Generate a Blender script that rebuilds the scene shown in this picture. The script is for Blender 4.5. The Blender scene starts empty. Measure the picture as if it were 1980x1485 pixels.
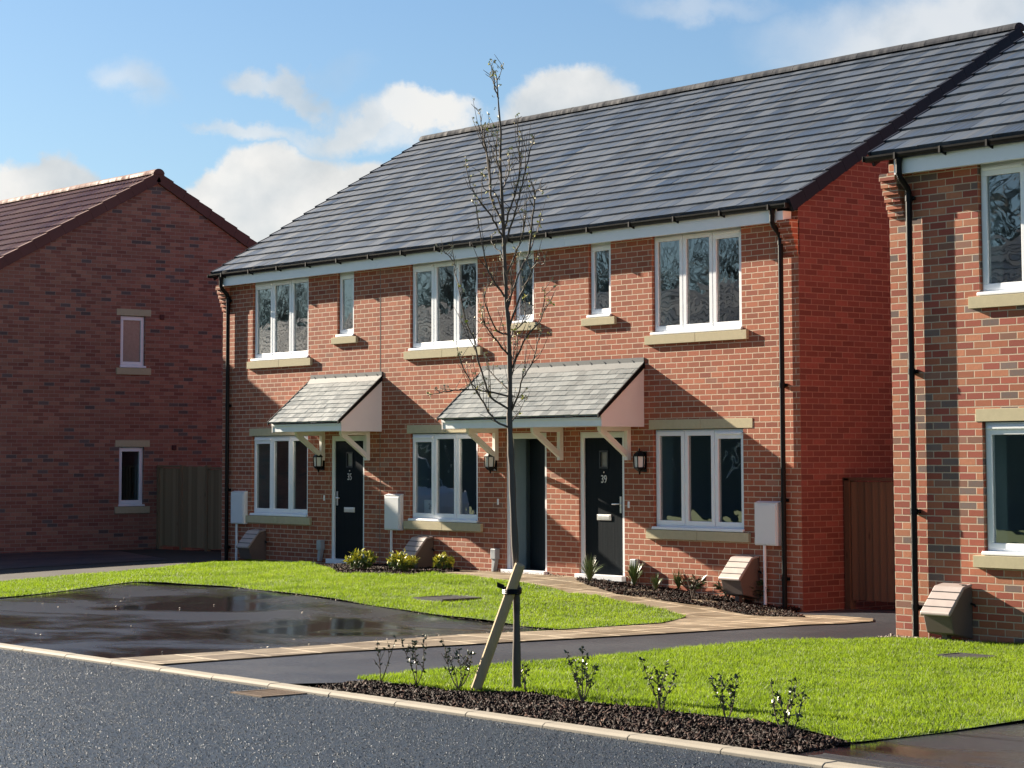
import bpy, bmesh, math, random
import numpy as np
from mathutils import Vector, Matrix
from mathutils.geometry import delaunay_2d_cdt

random.seed(7)
rng = np.random.default_rng(11)
S = bpy.context.scene
COL = S.collection
rad = math.radians

# ------------------------------------------------------------------ camera
FPX, PY, PITCH, YAW, ROLL = 4364.908, 537.851, 0.0789463, 0.8996478, -0.0026359
CAM = np.array([34.41838, -20.80050, 1.91228])
_f = np.array([-math.sin(YAW), math.cos(YAW), 0.0]); _r = np.array([math.cos(YAW), math.sin(YAW), 0.0]); _u = np.array([0, 0, 1.0])
FW = _f * math.cos(PITCH) + _u * math.sin(PITCH); _u2 = _u * math.cos(PITCH) - _f * math.sin(PITCH)
RT = _r * math.cos(ROLL) + _u2 * math.sin(ROLL); UP = -_r * math.sin(ROLL) + _u2 * math.cos(ROLL)

cam_d = bpy.data.cameras.new('camera'); cam = bpy.data.objects.new('camera', cam_d); COL.objects.link(cam)
cam_d.sensor_width = 36; cam_d.lens = FPX / 1980 * 36; cam_d.shift_y = -(742.5 - PY) / 1980
cam_d.clip_start = 0.1; cam_d.clip_end = 3000
cam.matrix_world = Matrix(((RT[0], UP[0], -FW[0], CAM[0]), (RT[1], UP[1], -FW[1], CAM[1]), (RT[2], UP[2], -FW[2], CAM[2]), (0, 0, 0, 1)))
S.camera = cam

def ray(u, v):
    return FW + RT * (u - 990) / FPX - UP * (v - PY) / FPX

def H(x, y):
    """height of the ground in front of the houses"""
    A = np.interp(x, [-8, -5, 0, 4, 9.5, 12, 14.2, 15.5], [.06, .08, .12, .2, .21, .1, -.05, 0])
    t = np.clip((np.asarray(y) + 8) / 7.5, 0, 1)
    return A * t * t * (3 - 2 * t)

def gp(u, v):
    """point of the ground seen at a place of the photograph (surveying aid)"""
    d = ray(u, v); z = 0.0
    for _ in range(12):
        p = CAM + d * (z - CAM[2]) / d[2]
        z = float(H(p[0], p[1]))
    return float(p[0]), float(p[1])

def at_depth(u, v, w):
    return CAM + ray(u, v) * w

# ------------------------------------------------------------------ helpers
def tag(o, label=None, cat=None, group=None, kind=None):
    if label: o['label'] = label
    if cat: o['category'] = cat
    if group: o['group'] = group
    if kind: o['kind'] = kind
    return o

def thing(name, label, cat, loc=(0, 0, 0), rz=0, group=None):
    o = bpy.data.objects.new(name, None); COL.objects.link(o)
    o.location = loc; o.rotation_euler = (0, 0, rz); o.empty_display_size = .2
    return tag(o, label, cat, group)

class MB:
    """collects shapes and links them as one mesh object"""
    def __init__(self, T=None):
        self.v = []; self.f = []; self.m = []; self.T = T; self.cur = 0; self.tint = []; self.ct = 0.5
    def pt(self, p):
        self.v.append(tuple(self.T(*p)) if self.T else tuple(p)); return len(self.v) - 1
    def face(self, idx):
        self.f.append(tuple(idx)); self.m.append(self.cur); self.tint.append(self.ct)
    def poly(self, pts):
        self.face([self.pt(p) for p in pts])
    def box(self, x0, x1, y0, y1, z0, z1):
        i = [self.pt(p) for p in ((x0,y0,z0),(x1,y0,z0),(x1,y1,z0),(x0,y1,z0),(x0,y0,z1),(x1,y0,z1),(x1,y1,z1),(x0,y1,z1))]
        for a in ((0,3,2,1),(4,5,6,7),(0,1,5,4),(1,2,6,5),(2,3,7,6),(3,0,4,7)): self.face([i[k] for k in a])
    def obox(self, c, ax, ay, az):
        c = np.array(c, float); ax, ay, az = (np.array(k, float) for k in (ax, ay, az))
        i = [self.pt(c + sx*ax + sy*ay + sz*az) for sz in (-1,1) for sx, sy in ((-1,-1),(1,-1),(1,1),(-1,1))]
        for a in ((0,3,2,1),(4,5,6,7),(0,1,5,4),(1,2,6,5),(2,3,7,6),(3,0,4,7)): self.face([i[k] for k in a])
    def prism(self, prof, axis, a, b):
        """prof: 2D points; axis 'x': (y,z) profile run from x=a to x=b, etc."""
        def mk(p, t):
            return {'x': (t, p[0], p[1]), 'y': (p[0], t, p[1]), 'z': (p[0], p[1], t)}[axis]
        A = [self.pt(mk(p, a)) for p in prof]; B = [self.pt(mk(p, b)) for p in prof]
        n = len(prof)
        for k in range(n): self.face([A[k], A[(k+1) % n], B[(k+1) % n], B[k]])
        self.face(A[::-1]); self.face(B)
    def ring(self, u0, u1, z0, z1, w, d0, d1):
        """rectangular frame of bar width w, depth from d0 to d1"""
        self.box(u0, u1, d0, d1, z0, z0 + w); self.box(u0, u1, d0, d1, z1 - w, z1)
        self.box(u0, u0 + w, d0, d1, z0 + w, z1 - w); self.box(u1 - w, u1, d0, d1, z0 + w, z1 - w)
    def tube(self, pts, r, n=8, cap=True):
        pts = [np.array(p, float) for p in pts]; N = len(pts)
        rr = r if hasattr(r, '__len__') else [r] * N
        t0 = pts[1] - pts[0]; t0 /= np.linalg.norm(t0) + 1e-9
        ref = np.array([0, 0, 1.0]) if abs(t0[2]) < .9 else np.array([1.0, 0, 0])
        a = np.cross(t0, ref); a /= np.linalg.norm(a)
        rings = []
        for k in range(N):
            t = pts[min(k+1, N-1)] - pts[max(k-1, 0)]; t /= np.linalg.norm(t) + 1e-9
            a = a - t * (a @ t); a /= np.linalg.norm(a) + 1e-9; b = np.cross(t, a)
            rings.append([self.pt(pts[k] + rr[k] * (a * math.cos(q) + b * math.sin(q))) for q in [2*math.pi*j/n for j in range(n)]])
        for k in range(N-1):
            for j in range(n): self.face([rings[k][j], rings[k][(j+1) % n], rings[k+1][(j+1) % n], rings[k+1][j]])
        if cap: self.face(rings[0][::-1]); self.face(rings[-1])
    def lathe(self, c, prof, n=12, axis='z'):
        """prof: (radius, height) list around a vertical axis at c"""
        R_ = []
        for r, h in prof:
            R_.append([self.pt((c[0] + r*math.cos(2*math.pi*j/n), c[1] + r*math.sin(2*math.pi*j/n), c[2] + h)) for j in range(n)])
        for k in range(len(prof)-1):
            for j in range(n): self.face([R_[k][j], R_[k][(j+1) % n], R_[k+1][(j+1) % n], R_[k+1][j]])
        self.face(R_[0][::-1]); self.face(R_[-1])
    def build(self, name, mats, parent=None, smooth=False, bevel=0, recalc=True):
        me = bpy.data.meshes.new(name)
        me.from_pydata(self.v, [], self.f)
        mats = mats if isinstance(mats, (list, tuple)) else [mats]
        for m in mats: me.materials.append(m)
        me.polygons.foreach_set('material_index', self.m)
        if recalc:
            bm = bmesh.new(); bm.from_mesh(me); bmesh.ops.recalc_face_normals(bm, faces=bm.faces); bm.to_mesh(me); bm.free()
        at = me.attributes.new('tint', 'FLOAT', 'FACE'); at.data.foreach_set('value', self.tint)
        if smooth: me.polygons.foreach_set('use_smooth', [True] * len(me.polygons))
        me.update()
        o = bpy.data.objects.new(name, me); COL.objects.link(o)
        if parent: o.parent = parent
        if bevel:
            b = o.modifiers.new('bevel', 'BEVEL'); b.width = bevel; b.segments = 2; b.limit_method = 'ANGLE'
        return o

def np_mesh(name, verts, tris, mat, tint=None, parent=None, nper=3):
    me = bpy.data.meshes.new(name)
    me.vertices.add(len(verts)); me.vertices.foreach_set('co', np.asarray(verts, np.float32).ravel())
    tris = np.asarray(tris, np.int32)
    me.loops.add(tris.size); me.loops.foreach_set('vertex_index', tris.ravel())
    me.polygons.add(len(tris)); me.polygons.foreach_set('loop_start', np.arange(0, tris.size, nper, dtype=np.int32))
    if tint is not None:
        at = me.attributes.new('tint', 'FLOAT', 'POINT'); at.data.foreach_set('value', np.asarray(tint, np.float32))
    me.materials.append(mat); me.update(); me.validate()
    o = bpy.data.objects.new(name, me); COL.objects.link(o)
    if parent: o.parent = parent
    return o

def tri_area(poly, step=.35, jit=.1):
    """triangulates a plan polygon with interior points so that it follows the ground"""
    poly = [Vector(p) for p in poly]
    pts = []
    n = len(poly)
    for i in range(n):
        a, b = poly[i], poly[(i+1) % n]; L = (b-a).length; k = max(1, int(L/step))
        pts += [a.lerp(b, j/k) for j in range(k)]
    m = len(pts); edges = [(i, (i+1) % m) for i in range(m)]
    xs = [p.x for p in poly]; ys = [p.y for p in poly]
    P = np.array([(p.x, p.y) for p in poly])
    x = min(xs) + step/2; extra = []
    gx, gy = np.meshgrid(np.arange(min(xs), max(xs), step), np.arange(min(ys), max(ys), step))
    q = np.stack([gx.ravel(), gy.ravel()], 1) + rng.uniform(-jit, jit, (gx.size, 2)) * step
    q = q[inside(q, P)]
    vin = pts + [Vector(k) for k in q]
    vo, eo, fo, *_ = delaunay_2d_cdt(vin, edges, [], 1, 1e-5)
    return np.array([(v.x, v.y) for v in vo]), [tuple(f) for f in fo]

def inside(q, P):
    c = np.zeros(len(q), bool); n = len(P)
    for i in range(n):
        (x1, y1), (x2, y2) = P[i], P[(i+1) % n]
        if y1 == y2: continue
        s = ((y1 > q[:, 1]) != (y2 > q[:, 1])) & (q[:, 0] < (x2-x1)*(q[:, 1]-y1)/(y2-y1) + x1)
        c ^= s
    return c

def sheet(name, poly, mat, lift, kind='structure', step=.4, bump=None, label=None):
    v, f = tri_area(poly, step)
    z = H(v[:, 0], v[:, 1]) + lift
    if bump is not None: z = z + bump(v[:, 0], v[:, 1])
    me = bpy.data.meshes.new(name)
    me.from_pydata([(a[0], a[1], c) for a, c in zip(v, z)], [], f)
    me.materials.append(mat)
    bm = bmesh.new(); bm.from_mesh(me)
    bmesh.ops.recalc_face_normals(bm, faces=bm.faces)
    if sum(k.normal.z for k in bm.faces) < 0: bmesh.ops.reverse_faces(bm, faces=bm.faces)
    bm.to_mesh(me); bm.free()
    me.polygons.foreach_set('use_smooth', [True]*len(me.polygons))
    o = bpy.data.objects.new(name, me); COL.objects.link(o)
    return tag(o, label, kind=kind)

def text_mesh(name, body, size, mat, parent, loc, rot, depth=.004, sx=1.0):
    cu = bpy.data.curves.new(name, 'FONT'); cu.body = body; cu.size = size; cu.extrude = depth; cu.align_x = 'CENTER'; cu.align_y = 'CENTER'
    t = bpy.data.objects.new(name + '_curve', cu); COL.objects.link(t)
    bpy.context.view_layer.update()
    me = bpy.data.meshes.new_from_object(t.evaluated_get(bpy.context.evaluated_depsgraph_get()))
    bpy.data.objects.remove(t); bpy.data.curves.remove(cu)
    me.materials.clear(); me.materials.append(mat)
    o = bpy.data.objects.new(name, me); COL.objects.link(o); o.parent = parent
    o.location = loc; o.rotation_euler = rot; o.scale = (sx, 1, 1)
    return o

# ------------------------------------------------------------------ material helpers
class NT:
    def __init__(self, nt): self.nt = nt
    def n(self, t, **kw):
        nd = self.nt.nodes.new(t)
        for k, v in kw.items():
            if k == 'ins':
                for a, b in v.items(): self.put(nd.inputs[a], b)
            else: setattr(nd, k, v)
        return nd
    def put(self, sock, val):
        if isinstance(val, bpy.types.NodeSocket): self.nt.links.new(val, sock)
        else: sock.default_value = val
    def m(self, op, a, b=None, c=None, clamp=False):
        nd = self.nt.nodes.new('ShaderNodeMath'); nd.operation = op; nd.use_clamp = clamp
        for i, x in enumerate((a, b, c)):
            if x is not None: self.put(nd.inputs[i], x)
        return nd.outputs[0]
    def mix(self, fac, a, b, blend='MIX'):
        nd = self.nt.nodes.new('ShaderNodeMix'); nd.data_type = 'RGBA'; nd.blend_type = blend
        self.put(nd.inputs[0], fac)
        for s, x in ((6, a), (7, b)):
            if not isinstance(x, bpy.types.NodeSocket) and len(x) == 3: x = (*x, 1)
            self.put(nd.inputs[s], x)
        return nd.outputs[2]
    def ramp(self, fac, stops, interp='LINEAR'):
        nd = self.nt.nodes.new('ShaderNodeValToRGB'); cr = nd.color_ramp; cr.interpolation = interp
        while len(cr.elements) < len(stops): cr.elements.new(.5)
        for e, (p, c) in zip(cr.elements, stops):
            e.position = p; e.color = (*c, 1) if len(c) == 3 else c
        self.put(nd.inputs[0], fac); return nd.outputs[0]
    def noise(self, vec, scale, detail=2, rough=.5, dist=0):
        nd = self.n('ShaderNodeTexNoise', ins={'Scale': scale, 'Detail': detail, 'Roughness': rough, 'Distortion': dist})
        if vec is not None: self.put(nd.inputs['Vector'], vec)
        return nd.outputs['Fac']
    def obj(self): return self.n('ShaderNodeTexCoord').outputs['Object']
    def xyz(self, vec):
        s = self.n('ShaderNodeSeparateXYZ', ins={0: vec}); return s.outputs
    def comb(self, x, y, z=0.0):
        s = self.n('ShaderNodeCombineXYZ', ins={0: x, 1: y, 2: z}); return s.outputs[0]
    def scale(self, vec, s):
        return self.n('ShaderNodeMapping', ins={'Vector': vec, 'Scale': s}).outputs[0]
    def bump(self, h, strength=.5, dist=.01, normal=None):
        nd = self.n('ShaderNodeBump', ins={'Height': h, 'Strength': strength, 'Distance': dist})
        if normal is not None: self.put(nd.inputs['Normal'], normal)
        return nd.outputs[0]

def mat(name):
    m = bpy.data.materials.new(name); m.use_nodes = True
    t = NT(m.node_tree); b = m.node_tree.nodes['Principled BSDF']
    return m, t, b

def plain(name, col, rough=.5, spec=.5, metal=0, var=.12, nscale=9, bump=0, bscale=200):
    """painted / moulded surface with slight mottling"""
    m, t, b = mat(name)
    o = t.obj(); nz = t.noise(o, nscale, 4, .6)
    c = t.mix(nz, tuple(k*(1-var) for k in col), tuple(min(1, k*(1+var)) for k in col))
    t.put(b.inputs['Base Color'], c); t.put(b.inputs['Roughness'], t.m('ADD', t.m('MULTIPLY', nz, .15), rough - .07))
    b.inputs['Specular IOR Level'].default_value = spec; b.inputs['Metallic'].default_value = metal
    if bump: t.put(b.inputs['Normal'], t.bump(t.noise(o, bscale, 2), bump, .003))
    return m

def brick(name, stops, mortar, dark=.8):
    m, t, b = mat(name)
    o = t.obj(); x, y, z = t.xyz(o)[:3]
    nx = t.xyz(t.n('ShaderNodeNewGeometry').outputs['Normal'])[0]
    side = t.m('GREATER_THAN', t.m('ABSOLUTE', nx), .6)
    u = t.m('ADD', t.m('MULTIPLY', x, t.m('SUBTRACT', 1.0, side)), t.m('MULTIPLY', t.m('ADD', y, .1125), side))
    u = t.m('ADD', u, 40.5); zz = t.m('ADD', z, 15.0 - .03)
    wob = t.m('MULTIPLY', t.m('SUBTRACT', t.noise(o, 14, 2), .5), .006)
    r = t.m('DIVIDE', t.m('ADD', zz, wob), .075); row = t.m('FLOOR', r); fv = t.m('MULTIPLY', t.m('SUBTRACT', r, row), .075)
    c = t.m('ADD', t.m('DIVIDE', t.m('ADD', u, wob), .225), t.m('MULTIPLY', t.m('MODULO', row, 2.0), .5)); col = t.m('FLOOR', c)
    fu = t.m('MULTIPLY', t.m('SUBTRACT', c, col), .225)
    d = t.m('MINIMUM', t.m('MINIMUM', fu, t.m('SUBTRACT', .225, fu)), t.m('MINIMUM', fv, t.m('SUBTRACT', .075, fv)))
    msk = t.n('ShaderNodeMapRange', interpolation_type='SMOOTHSTEP', ins={0: d, 1: .0040, 2: .0068, 3: 0.0, 4: 1.0}).outputs[0]
    wn = t.n('ShaderNodeTexWhiteNoise', noise_dimensions='3D', ins={'Vector': t.comb(col, row, t.m('MULTIPLY', side, 7.0))})
    ca = t.ramp(wn.outputs['Value'], stops, 'CONSTANT')
    rr = t.xyz(wn.outputs['Color'])[1]
    ca = t.mix(1.0, ca, t.n('ShaderNodeCombineColor', ins={0: t.m('ADD', .82, t.m('MULTIPLY', rr, .36)), 1: t.m('ADD', .80, t.m('MULTIPLY', rr, .36)), 2: t.m('ADD', .80, t.m('MULTIPLY', rr, .36))}).outputs[0], 'MULTIPLY')
    sm = t.noise(o, 28, 4, .65)
    ca = t.mix(t.m('MULTIPLY', t.m('SUBTRACT', sm, .42), 1.2, clamp=True), ca, tuple(k*.72 for k in stops[0][1]))
    big = t.noise(o, .55, 3, .6)
    ca = t.mix(t.m('MULTIPLY', t.m('SUBTRACT', big, .45), .9, clamp=True), ca, t.mix(1.0, ca, (.82, .80, .80), 'MULTIPLY'))
    mo = t.mix(t.noise(o, 40, 3), tuple(k*.75 for k in mortar), tuple(k*1.15 for k in mortar))
    t.put(b.inputs['Base Color'], t.mix(msk, mo, ca))
    b.inputs['Roughness'].default_value = .85; b.inputs['Specular IOR Level'].default_value = .25
    h = t.m('ADD', msk, t.m('MULTIPLY', t.noise(o, 120, 3), .25))
    t.put(b.inputs['Normal'], t.bump(h, .6, .006))
    return m

M = {}
M['brick_main'] = brick('red_brick', [(0, (.37, .118, .064)), (.28, (.33, .10, .056)), (.5, (.39, .136, .076)), (.72, (.345, .11, .064)), (.92, (.285, .085, .053)), (.97, (.32, .145, .10))], (.58, .45, .335))
M['brick_gable'] = brick('deep_red_shaded_brick', [(0, (.165, .052, .045)), (.3, (.140, .045, .040)), (.6, (.18, .058, .050)), (.85, (.135, .046, .043))], (.25, .135, .11))  # deeper red brick, with the gable's shade also darkened into brick and mortar
M['brick_left'] = brick('dark_multi_brick', [(0, (.34, .15, .105)), (.3, (.275, .112, .08)), (.55, (.365, .175, .12)), (.76, (.25, .098, .074)), (.88, (.125, .10, .095)), (.95, (.31, .135, .096))], (.34, .245, .195))
M['brick_right'] = brick('orange_grey_multi_brick', [(0, (.40, .135, .075)), (.24, (.33, .085, .055)), (.44, (.44, .18, .10)), (.66, (.30, .075, .055)), (.80, (.16, .125, .115)), (.89, (.25, .13, .095)), (.95, (.37, .12, .075))], (.50, .40, .30))
M['upvc'] = plain('white_upvc', (.86, .89, .92), .32, .5, var=.03)
M['white_paint'] = plain('white_paint', (.86, .88, .90), .45, .4, var=.05)
M['cream_paint'] = plain('cream_paint', (.82, .79, .74), .5, .4, var=.06)
M['stone'] = plain('buff_cast_stone', (.50, .44, .29), .85, .2, var=.13, nscale=14, bump=.25, bscale=160)
M['black_pvc'] = plain('black_pvc', (.005, .0055, .007), .42, .18, var=.2)
M['verge'] = plain('dark_verge_plastic', (.006, .009, .020), .55, .2, var=.2)
M['door'] = plain('dark_green_black_door', (.008, .012, .017), .38, .5, var=.3)
M['steel'] = plain('satin_steel', (.72, .72, .72), .3, .5, metal=.6, var=.05)
M['render_grey'] = plain('blue_grey_render', (.085, .105, .12), .8, .2)
M['lead'] = plain('lead_flashing', (.105, .115, .12), .6, .35, metal=.0, var=.25, nscale=6)
M['meter_white'] = plain('meter_box_white', (.74, .76, .78), .33, .5, var=.03)
M['gas_brown'] = plain('gas_box_brown', (.13, .098, .085), .55, .4, var=.12)
M['gas_lid'] = plain('gas_box_lid', (.36, .30, .275), .42, .5, var=.1)
M['service_grey'] = plain('service_box_grey', (.36, .39, .41), .5, .4, var=.06)
M['plaster'] = plain('interior_plaster', (.27, .37, .42), .8, .2, var=.05)
M['lamp_glass'] = plain('frosted_lamp_glass', (.72, .70, .66), .4, .5, var=.05)
M['card'] = plain('white_card', (.75, .76, .76), .7, .2, var=.03)
M['ink'] = plain('dark_ink', (.02, .022, .025), .7, .2, var=.1)
M['iron'] = plain('cast_iron', (.045, .045, .048), .5, .5, var=.35, nscale=20, bump=.5, bscale=60)
M['floor_dark'] = plain('interior_carpet', (.11, .105, .10), .9, .1, var=.1)
M['leaf_dark'] = plain('dark_glossy_leaf', (.05, .075, .03), .32, .5, var=.5, nscale=30)
M['leaf_yellow'] = plain('yellow_green_leaf', (.58, .56, .05), .45, .4, var=.45, nscale=25)
M['leaf_blade'] = plain('strap_leaf', (.10, .15, .05), .4, .4, var=.45, nscale=20)
M['stem'] = plain('brown_stem', (.14, .10, .075), .75, .2, var=.3, nscale=30)
M['bud'] = plain('pale_bud', (.55, .50, .30), .6, .3, var=.3, nscale=40)

def glass_mat():
    m, t, b = mat('window_glass'); nt = m.node_tree
    nt.nodes.remove(b); out = [n for n in nt.nodes if n.type == 'OUTPUT_MATERIAL'][0]
    o = t.obj()
    wv = t.n('ShaderNodeTexNoise', ins={'Vector': o, 'Scale': 2.2, 'Detail': 2.0, 'Roughness': .45, 'Distortion': .6}).outputs['Fac']
    nrm = t.bump(wv, .11, .02)
    geo = t.n('ShaderNodeNewGeometry')
    ct = t.n('ShaderNodeVectorMath', operation='DOT_PRODUCT', ins={0: geo.outputs['Normal'], 1: geo.outputs['Incoming']}).outputs['Value']
    f = t.m('POWER', t.m('SUBTRACT', 1.0, t.m('ABSOLUTE', ct), clamp=True), 5.0)
    fac = t.m('ADD', .20, t.m('MULTIPLY', f, .8))
    gl = t.n('ShaderNodeBsdfGlossy', ins={'Color': (.95, .98, 1, 1), 'Roughness': .015, 'Normal': nrm})
    tr = t.n('ShaderNodeBsdfTransparent', ins={'Color': (.58, .66, .66, 1)})
    mx = t.n('ShaderNodeMixShader', ins={0: fac, 1: tr.outputs[0], 2: gl.outputs[0]})
    t.put(out.inputs['Surface'], mx.outputs[0]); return m
M['glass'] = glass_mat()

def obscure_mat():
    m, t, b = mat('obscure_glass')
    o = t.obj(); nz = t.noise(o, 18, 2)
    t.put(b.inputs['Base Color'], t.mix(nz, (.20, .18, .16), (.30, .28, .25)))
    b.inputs['Roughness'].default_value = .22; b.inputs['Specular IOR Level'].default_value = .7
    t.put(b.inputs['Normal'], t.bump(t.noise(o, 30, 2), .15, .01)); return m
M['obscure'] = obscure_mat()

def slate_mat(name, base, var, blue=(0, 0, 0), rough=.42, xs=9.0, spec=.55):
    m, t, b = mat(name); o = t.obj()
    tint = t.n('ShaderNodeAttribute', attribute_name='tint').outputs['Fac']
    st = t.noise(t.n('ShaderNodeMapping', ins={'Vector': o, 'Scale': (xs, .35, .35)}).outputs[0], 1.0, 3, .7)
    a = tuple(k*(1-var) for k in base); c = tuple(k*(1+var) + e for k, e in zip(base, blue))
    col = t.mix(t.m('ADD', t.m('MULTIPLY', tint, .38), t.m('MULTIPLY', t.n('ShaderNodeMapRange', ins={0: st, 1: .3, 2: .7, 3: 0.0, 4: 1.0}).outputs[0], .62)), a, c)
    col = t.mix(t.m('MULTIPLY', t.m('SUBTRACT', t.noise(o, 30, 3, .7), .5), .5, clamp=True), col, tuple(k*2 for k in base))
    t.put(b.inputs['Base Color'], col)
    ro = t.n('ShaderNodeMapRange', ins={0: st, 1: .38, 2: .62, 3: rough + .14, 4: rough - .10}).outputs[0]
    t.put(b.inputs['Roughness'], t.m('ADD', ro, t.m('MULTIPLY', t.m('SUBTRACT', tint, .5), .16)))
    b.inputs['Specular IOR Level'].default_value = spec
    t.put(b.inputs['Normal'], t.bump(t.m('ADD', t.m('MULTIPLY', st, 1.0), t.m('MULTIPLY', t.noise(o, 90, 2), .25)), .35, .006)); return m
M['slate'] = slate_mat('grey_roof_tile', (.046, .062, .086), .5, rough=.46, xs=11)
M['canopy_tile'] = slate_mat('pale_canopy_tile', (.17, .19, .195), .28, rough=.42, xs=14)
M['pantile'] = slate_mat('red_brown_pantile', (.135, .054, .048), .3, rough=.40, spec=.32)
M['ridge_tile'] = slate_mat('ridge_tile', (.024, .029, .040), .3, rough=.85, spec=.25)
M['ridge_red'] = slate_mat('red_ridge_tile', (.14, .058, .047), .25, rough=.72, spec=.3)

def ground_mats():
    # road: dense new asphalt with pale aggregate
    m, t, b = mat('road_asphalt'); o = t.obj()
    vo = t.n('ShaderNodeTexVoronoi', ins={'Vector': o, 'Scale': 60.0})
    cell = t.xyz(vo.outputs['Color'])[0]
    sp = t.ramp(cell, [(0, (.010, .018, .026)), (.6, (.016, .028, .040)), (.9, (.028, .047, .065)), (1, (.06, .085, .105))])
    big = t.noise(o, .35, 4, .6)
    t.put(b.inputs['Base Color'], t.mix(big, sp, t.mix(1.0, sp, (.72, .76, .86), 'MULTIPLY')))
    b.inputs['Roughness'].default_value = .38; b.inputs['Specular IOR Level'].default_value = .5
    t.put(b.inputs['Normal'], t.bump(t.m('ADD', t.m('MULTIPLY', cell, .7), t.noise(o, 60, 2)), .6, .012)); M['road'] = m
    m, t, b = mat('road_stone')
    tint = t.n('ShaderNodeAttribute', attribute_name='tint').outputs['Fac']
    t.put(b.inputs['Base Color'], t.ramp(tint, [(0, (.010, .019, .028)), (.55, (.021, .035, .049)), (.88, (.040, .061, .083)), (1, (.075, .098, .120))]))
    t.put(b.inputs['Roughness'], t.n('ShaderNodeMapRange', ins={0: tint, 1: 0.0, 2: 1.0, 3: .75, 4: .5}).outputs[0]); b.inputs['Specular IOR Level'].default_value = .35; M['road_stone'] = m
    # wet smooth tarmac
    m, t, b = mat('wet_tarmac'); o = t.obj()
    fine = t.noise(o, 140, 3, .7)
    wet = t.noise(t.scale(o, (.42, .62, 1)), 1.0, 5, .58, .6)
    w = t.n('ShaderNodeMapRange', interpolation_type='SMOOTHSTEP', ins={0: wet, 1: .42, 2: .62, 3: 0.0, 4: 1.0}).outputs[0]
    t.put(b.inputs['Base Color'], t.mix(w, t.mix(fine, (.017, .020, .028), (.036, .041, .052)), t.mix(fine, (.010, .010, .012), (.024, .024, .026))))
    t.put(b.inputs['Roughness'], t.n('ShaderNodeMapRange', ins={0: w, 1: 0.0, 2: 1.0, 3: .31, 4: .10}).outputs[0])
    b.inputs['Specular IOR Level'].default_value = .5
    und = t.noise(t.scale(o, (.8, 1.1, 1)), 1.0, 2)
    n1 = t.bump(und, .12, .03)
    t.put(b.inputs['Normal'], t.n('ShaderNodeBump', ins={'Height': fine, 'Strength': t.m('MULTIPLY', t.m('SUBTRACT', 1.06, w), .55), 'Distance': .004, 'Normal': n1}).outputs[0]); M['tarmac'] = m
    # drier drive tarmac
    m, t, b = mat('drive_tarmac'); o = t.obj()
    fine = t.noise(o, 120, 3, .7); wet = t.noise(t.scale(o, (.5, .5, 1)), 1.0, 4, .6)
    t.put(b.inputs['Base Color'], t.mix(t.m('ADD', t.m('MULTIPLY', fine, .6), t.m('MULTIPLY', wet, .5)), (.014, .017, .024), (.052, .056, .066)))
    t.put(b.inputs['Roughness'], t.n('ShaderNodeMapRange', ins={0: wet, 1: .35, 2: .65, 3: .55, 4: .32}).outputs[0])
    t.put(b.inputs['Normal'], t.bump(fine, .6, .006)); M['drive'] = m
    # paving slabs
    m, t, b = mat('buff_paving'); o = t.obj()
    br = t.n('ShaderNodeTexBrick', ins={'Vector': o, 'Color1': (.165, .122, .075, 1), 'Color2': (.25, .195, .122, 1), 'Mortar': (.60, .50, .35, 1), 'Scale': 1.0, 'Mortar Size': .022, 'Mortar Smooth': .3, 'Brick Width': .60, 'Row Height': .60})
    br.offset = .5
    st = t.noise(o, 1.6, 5, .65)
    c = t.mix(t.m('MULTIPLY', t.m('SUBTRACT', st, .45), 1.6, clamp=True), br.outputs['Color'], t.mix(1.0, br.outputs['Color'], (.52, .50, .47), 'MULTIPLY'))
    c = t.mix(t.m('MULTIPLY', t.noise(o, 60, 3), .35), c, (.17, .14, .10))
    t.put(b.inputs['Base Color'], c)
    t.put(b.inputs['Roughness'], t.n('ShaderNodeMapRange', ins={0: st, 1: .4, 2: .65, 3: .72, 4: .38}).outputs[0])
    t.put(b.inputs['Normal'], t.bump(t.m('ADD', t.m('MULTIPLY', br.outputs['Fac'], -1.0), t.m('MULTIPLY', t.noise(o, 80, 3), .4)), .5, .006)); M['paving'] = m
    M['side_paving'] = plain('grey_brown_paving', (.048, .043, .036), .7, .3, var=.35, nscale=2, bump=.3, bscale=90)
    M['kerb'] = plain('kerb_concrete', (.31, .28, .225), .75, .25, var=.2, nscale=6, bump=.3, bscale=120)
    M['soil'] = plain('earth', (.045, .034, .026), .9, .1, var=.4, nscale=12, bump=.7, bscale=40)
    # bark chips
    m, t, b = mat('bark_chip')
    tint = t.n('ShaderNodeAttribute', attribute_name='tint').outputs['Fac']
    t.put(b.inputs['Base Color'], t.ramp(tint, [(0, (.006, .0035, .003)), (.5, (.018, .009, .007)), (.88, (.046, .023, .017)), (1, (.12, .07, .052))]))
    b.inputs['Roughness'].default_value = .7; b.inputs['Specular IOR Level'].default_value = .12; M['chip'] = m
    # stones
    m, t, b = mat('pale_gravel')
    tint = t.n('ShaderNodeAttribute', attribute_name='tint').outputs['Fac']
    t.put(b.inputs['Base Color'], t.ramp(tint, [(0, (.20, .15, .10)), (.6, (.38, .32, .25)), (1, (.6, .56, .5))])); b.inputs['Roughness'].default_value = .7; M['gravel'] = m
    # lawn
    m, t, b = mat('lawn_soil'); o = t.obj()
    t.put(b.inputs['Base Color'], t.mix(t.noise(o, 7, 4, .7), (.055, .095, .010), (.10, .165, .014))); b.inputs['Roughness'].default_value = .9; M['lawn'] = m
    m, t, b = mat('grass_blade'); nt = m.node_tree; o = t.obj()
    tint = t.n('ShaderNodeAttribute', attribute_name='tint').outputs['Fac']
    patch = t.noise(o, 1.4, 5, .7)
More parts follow.
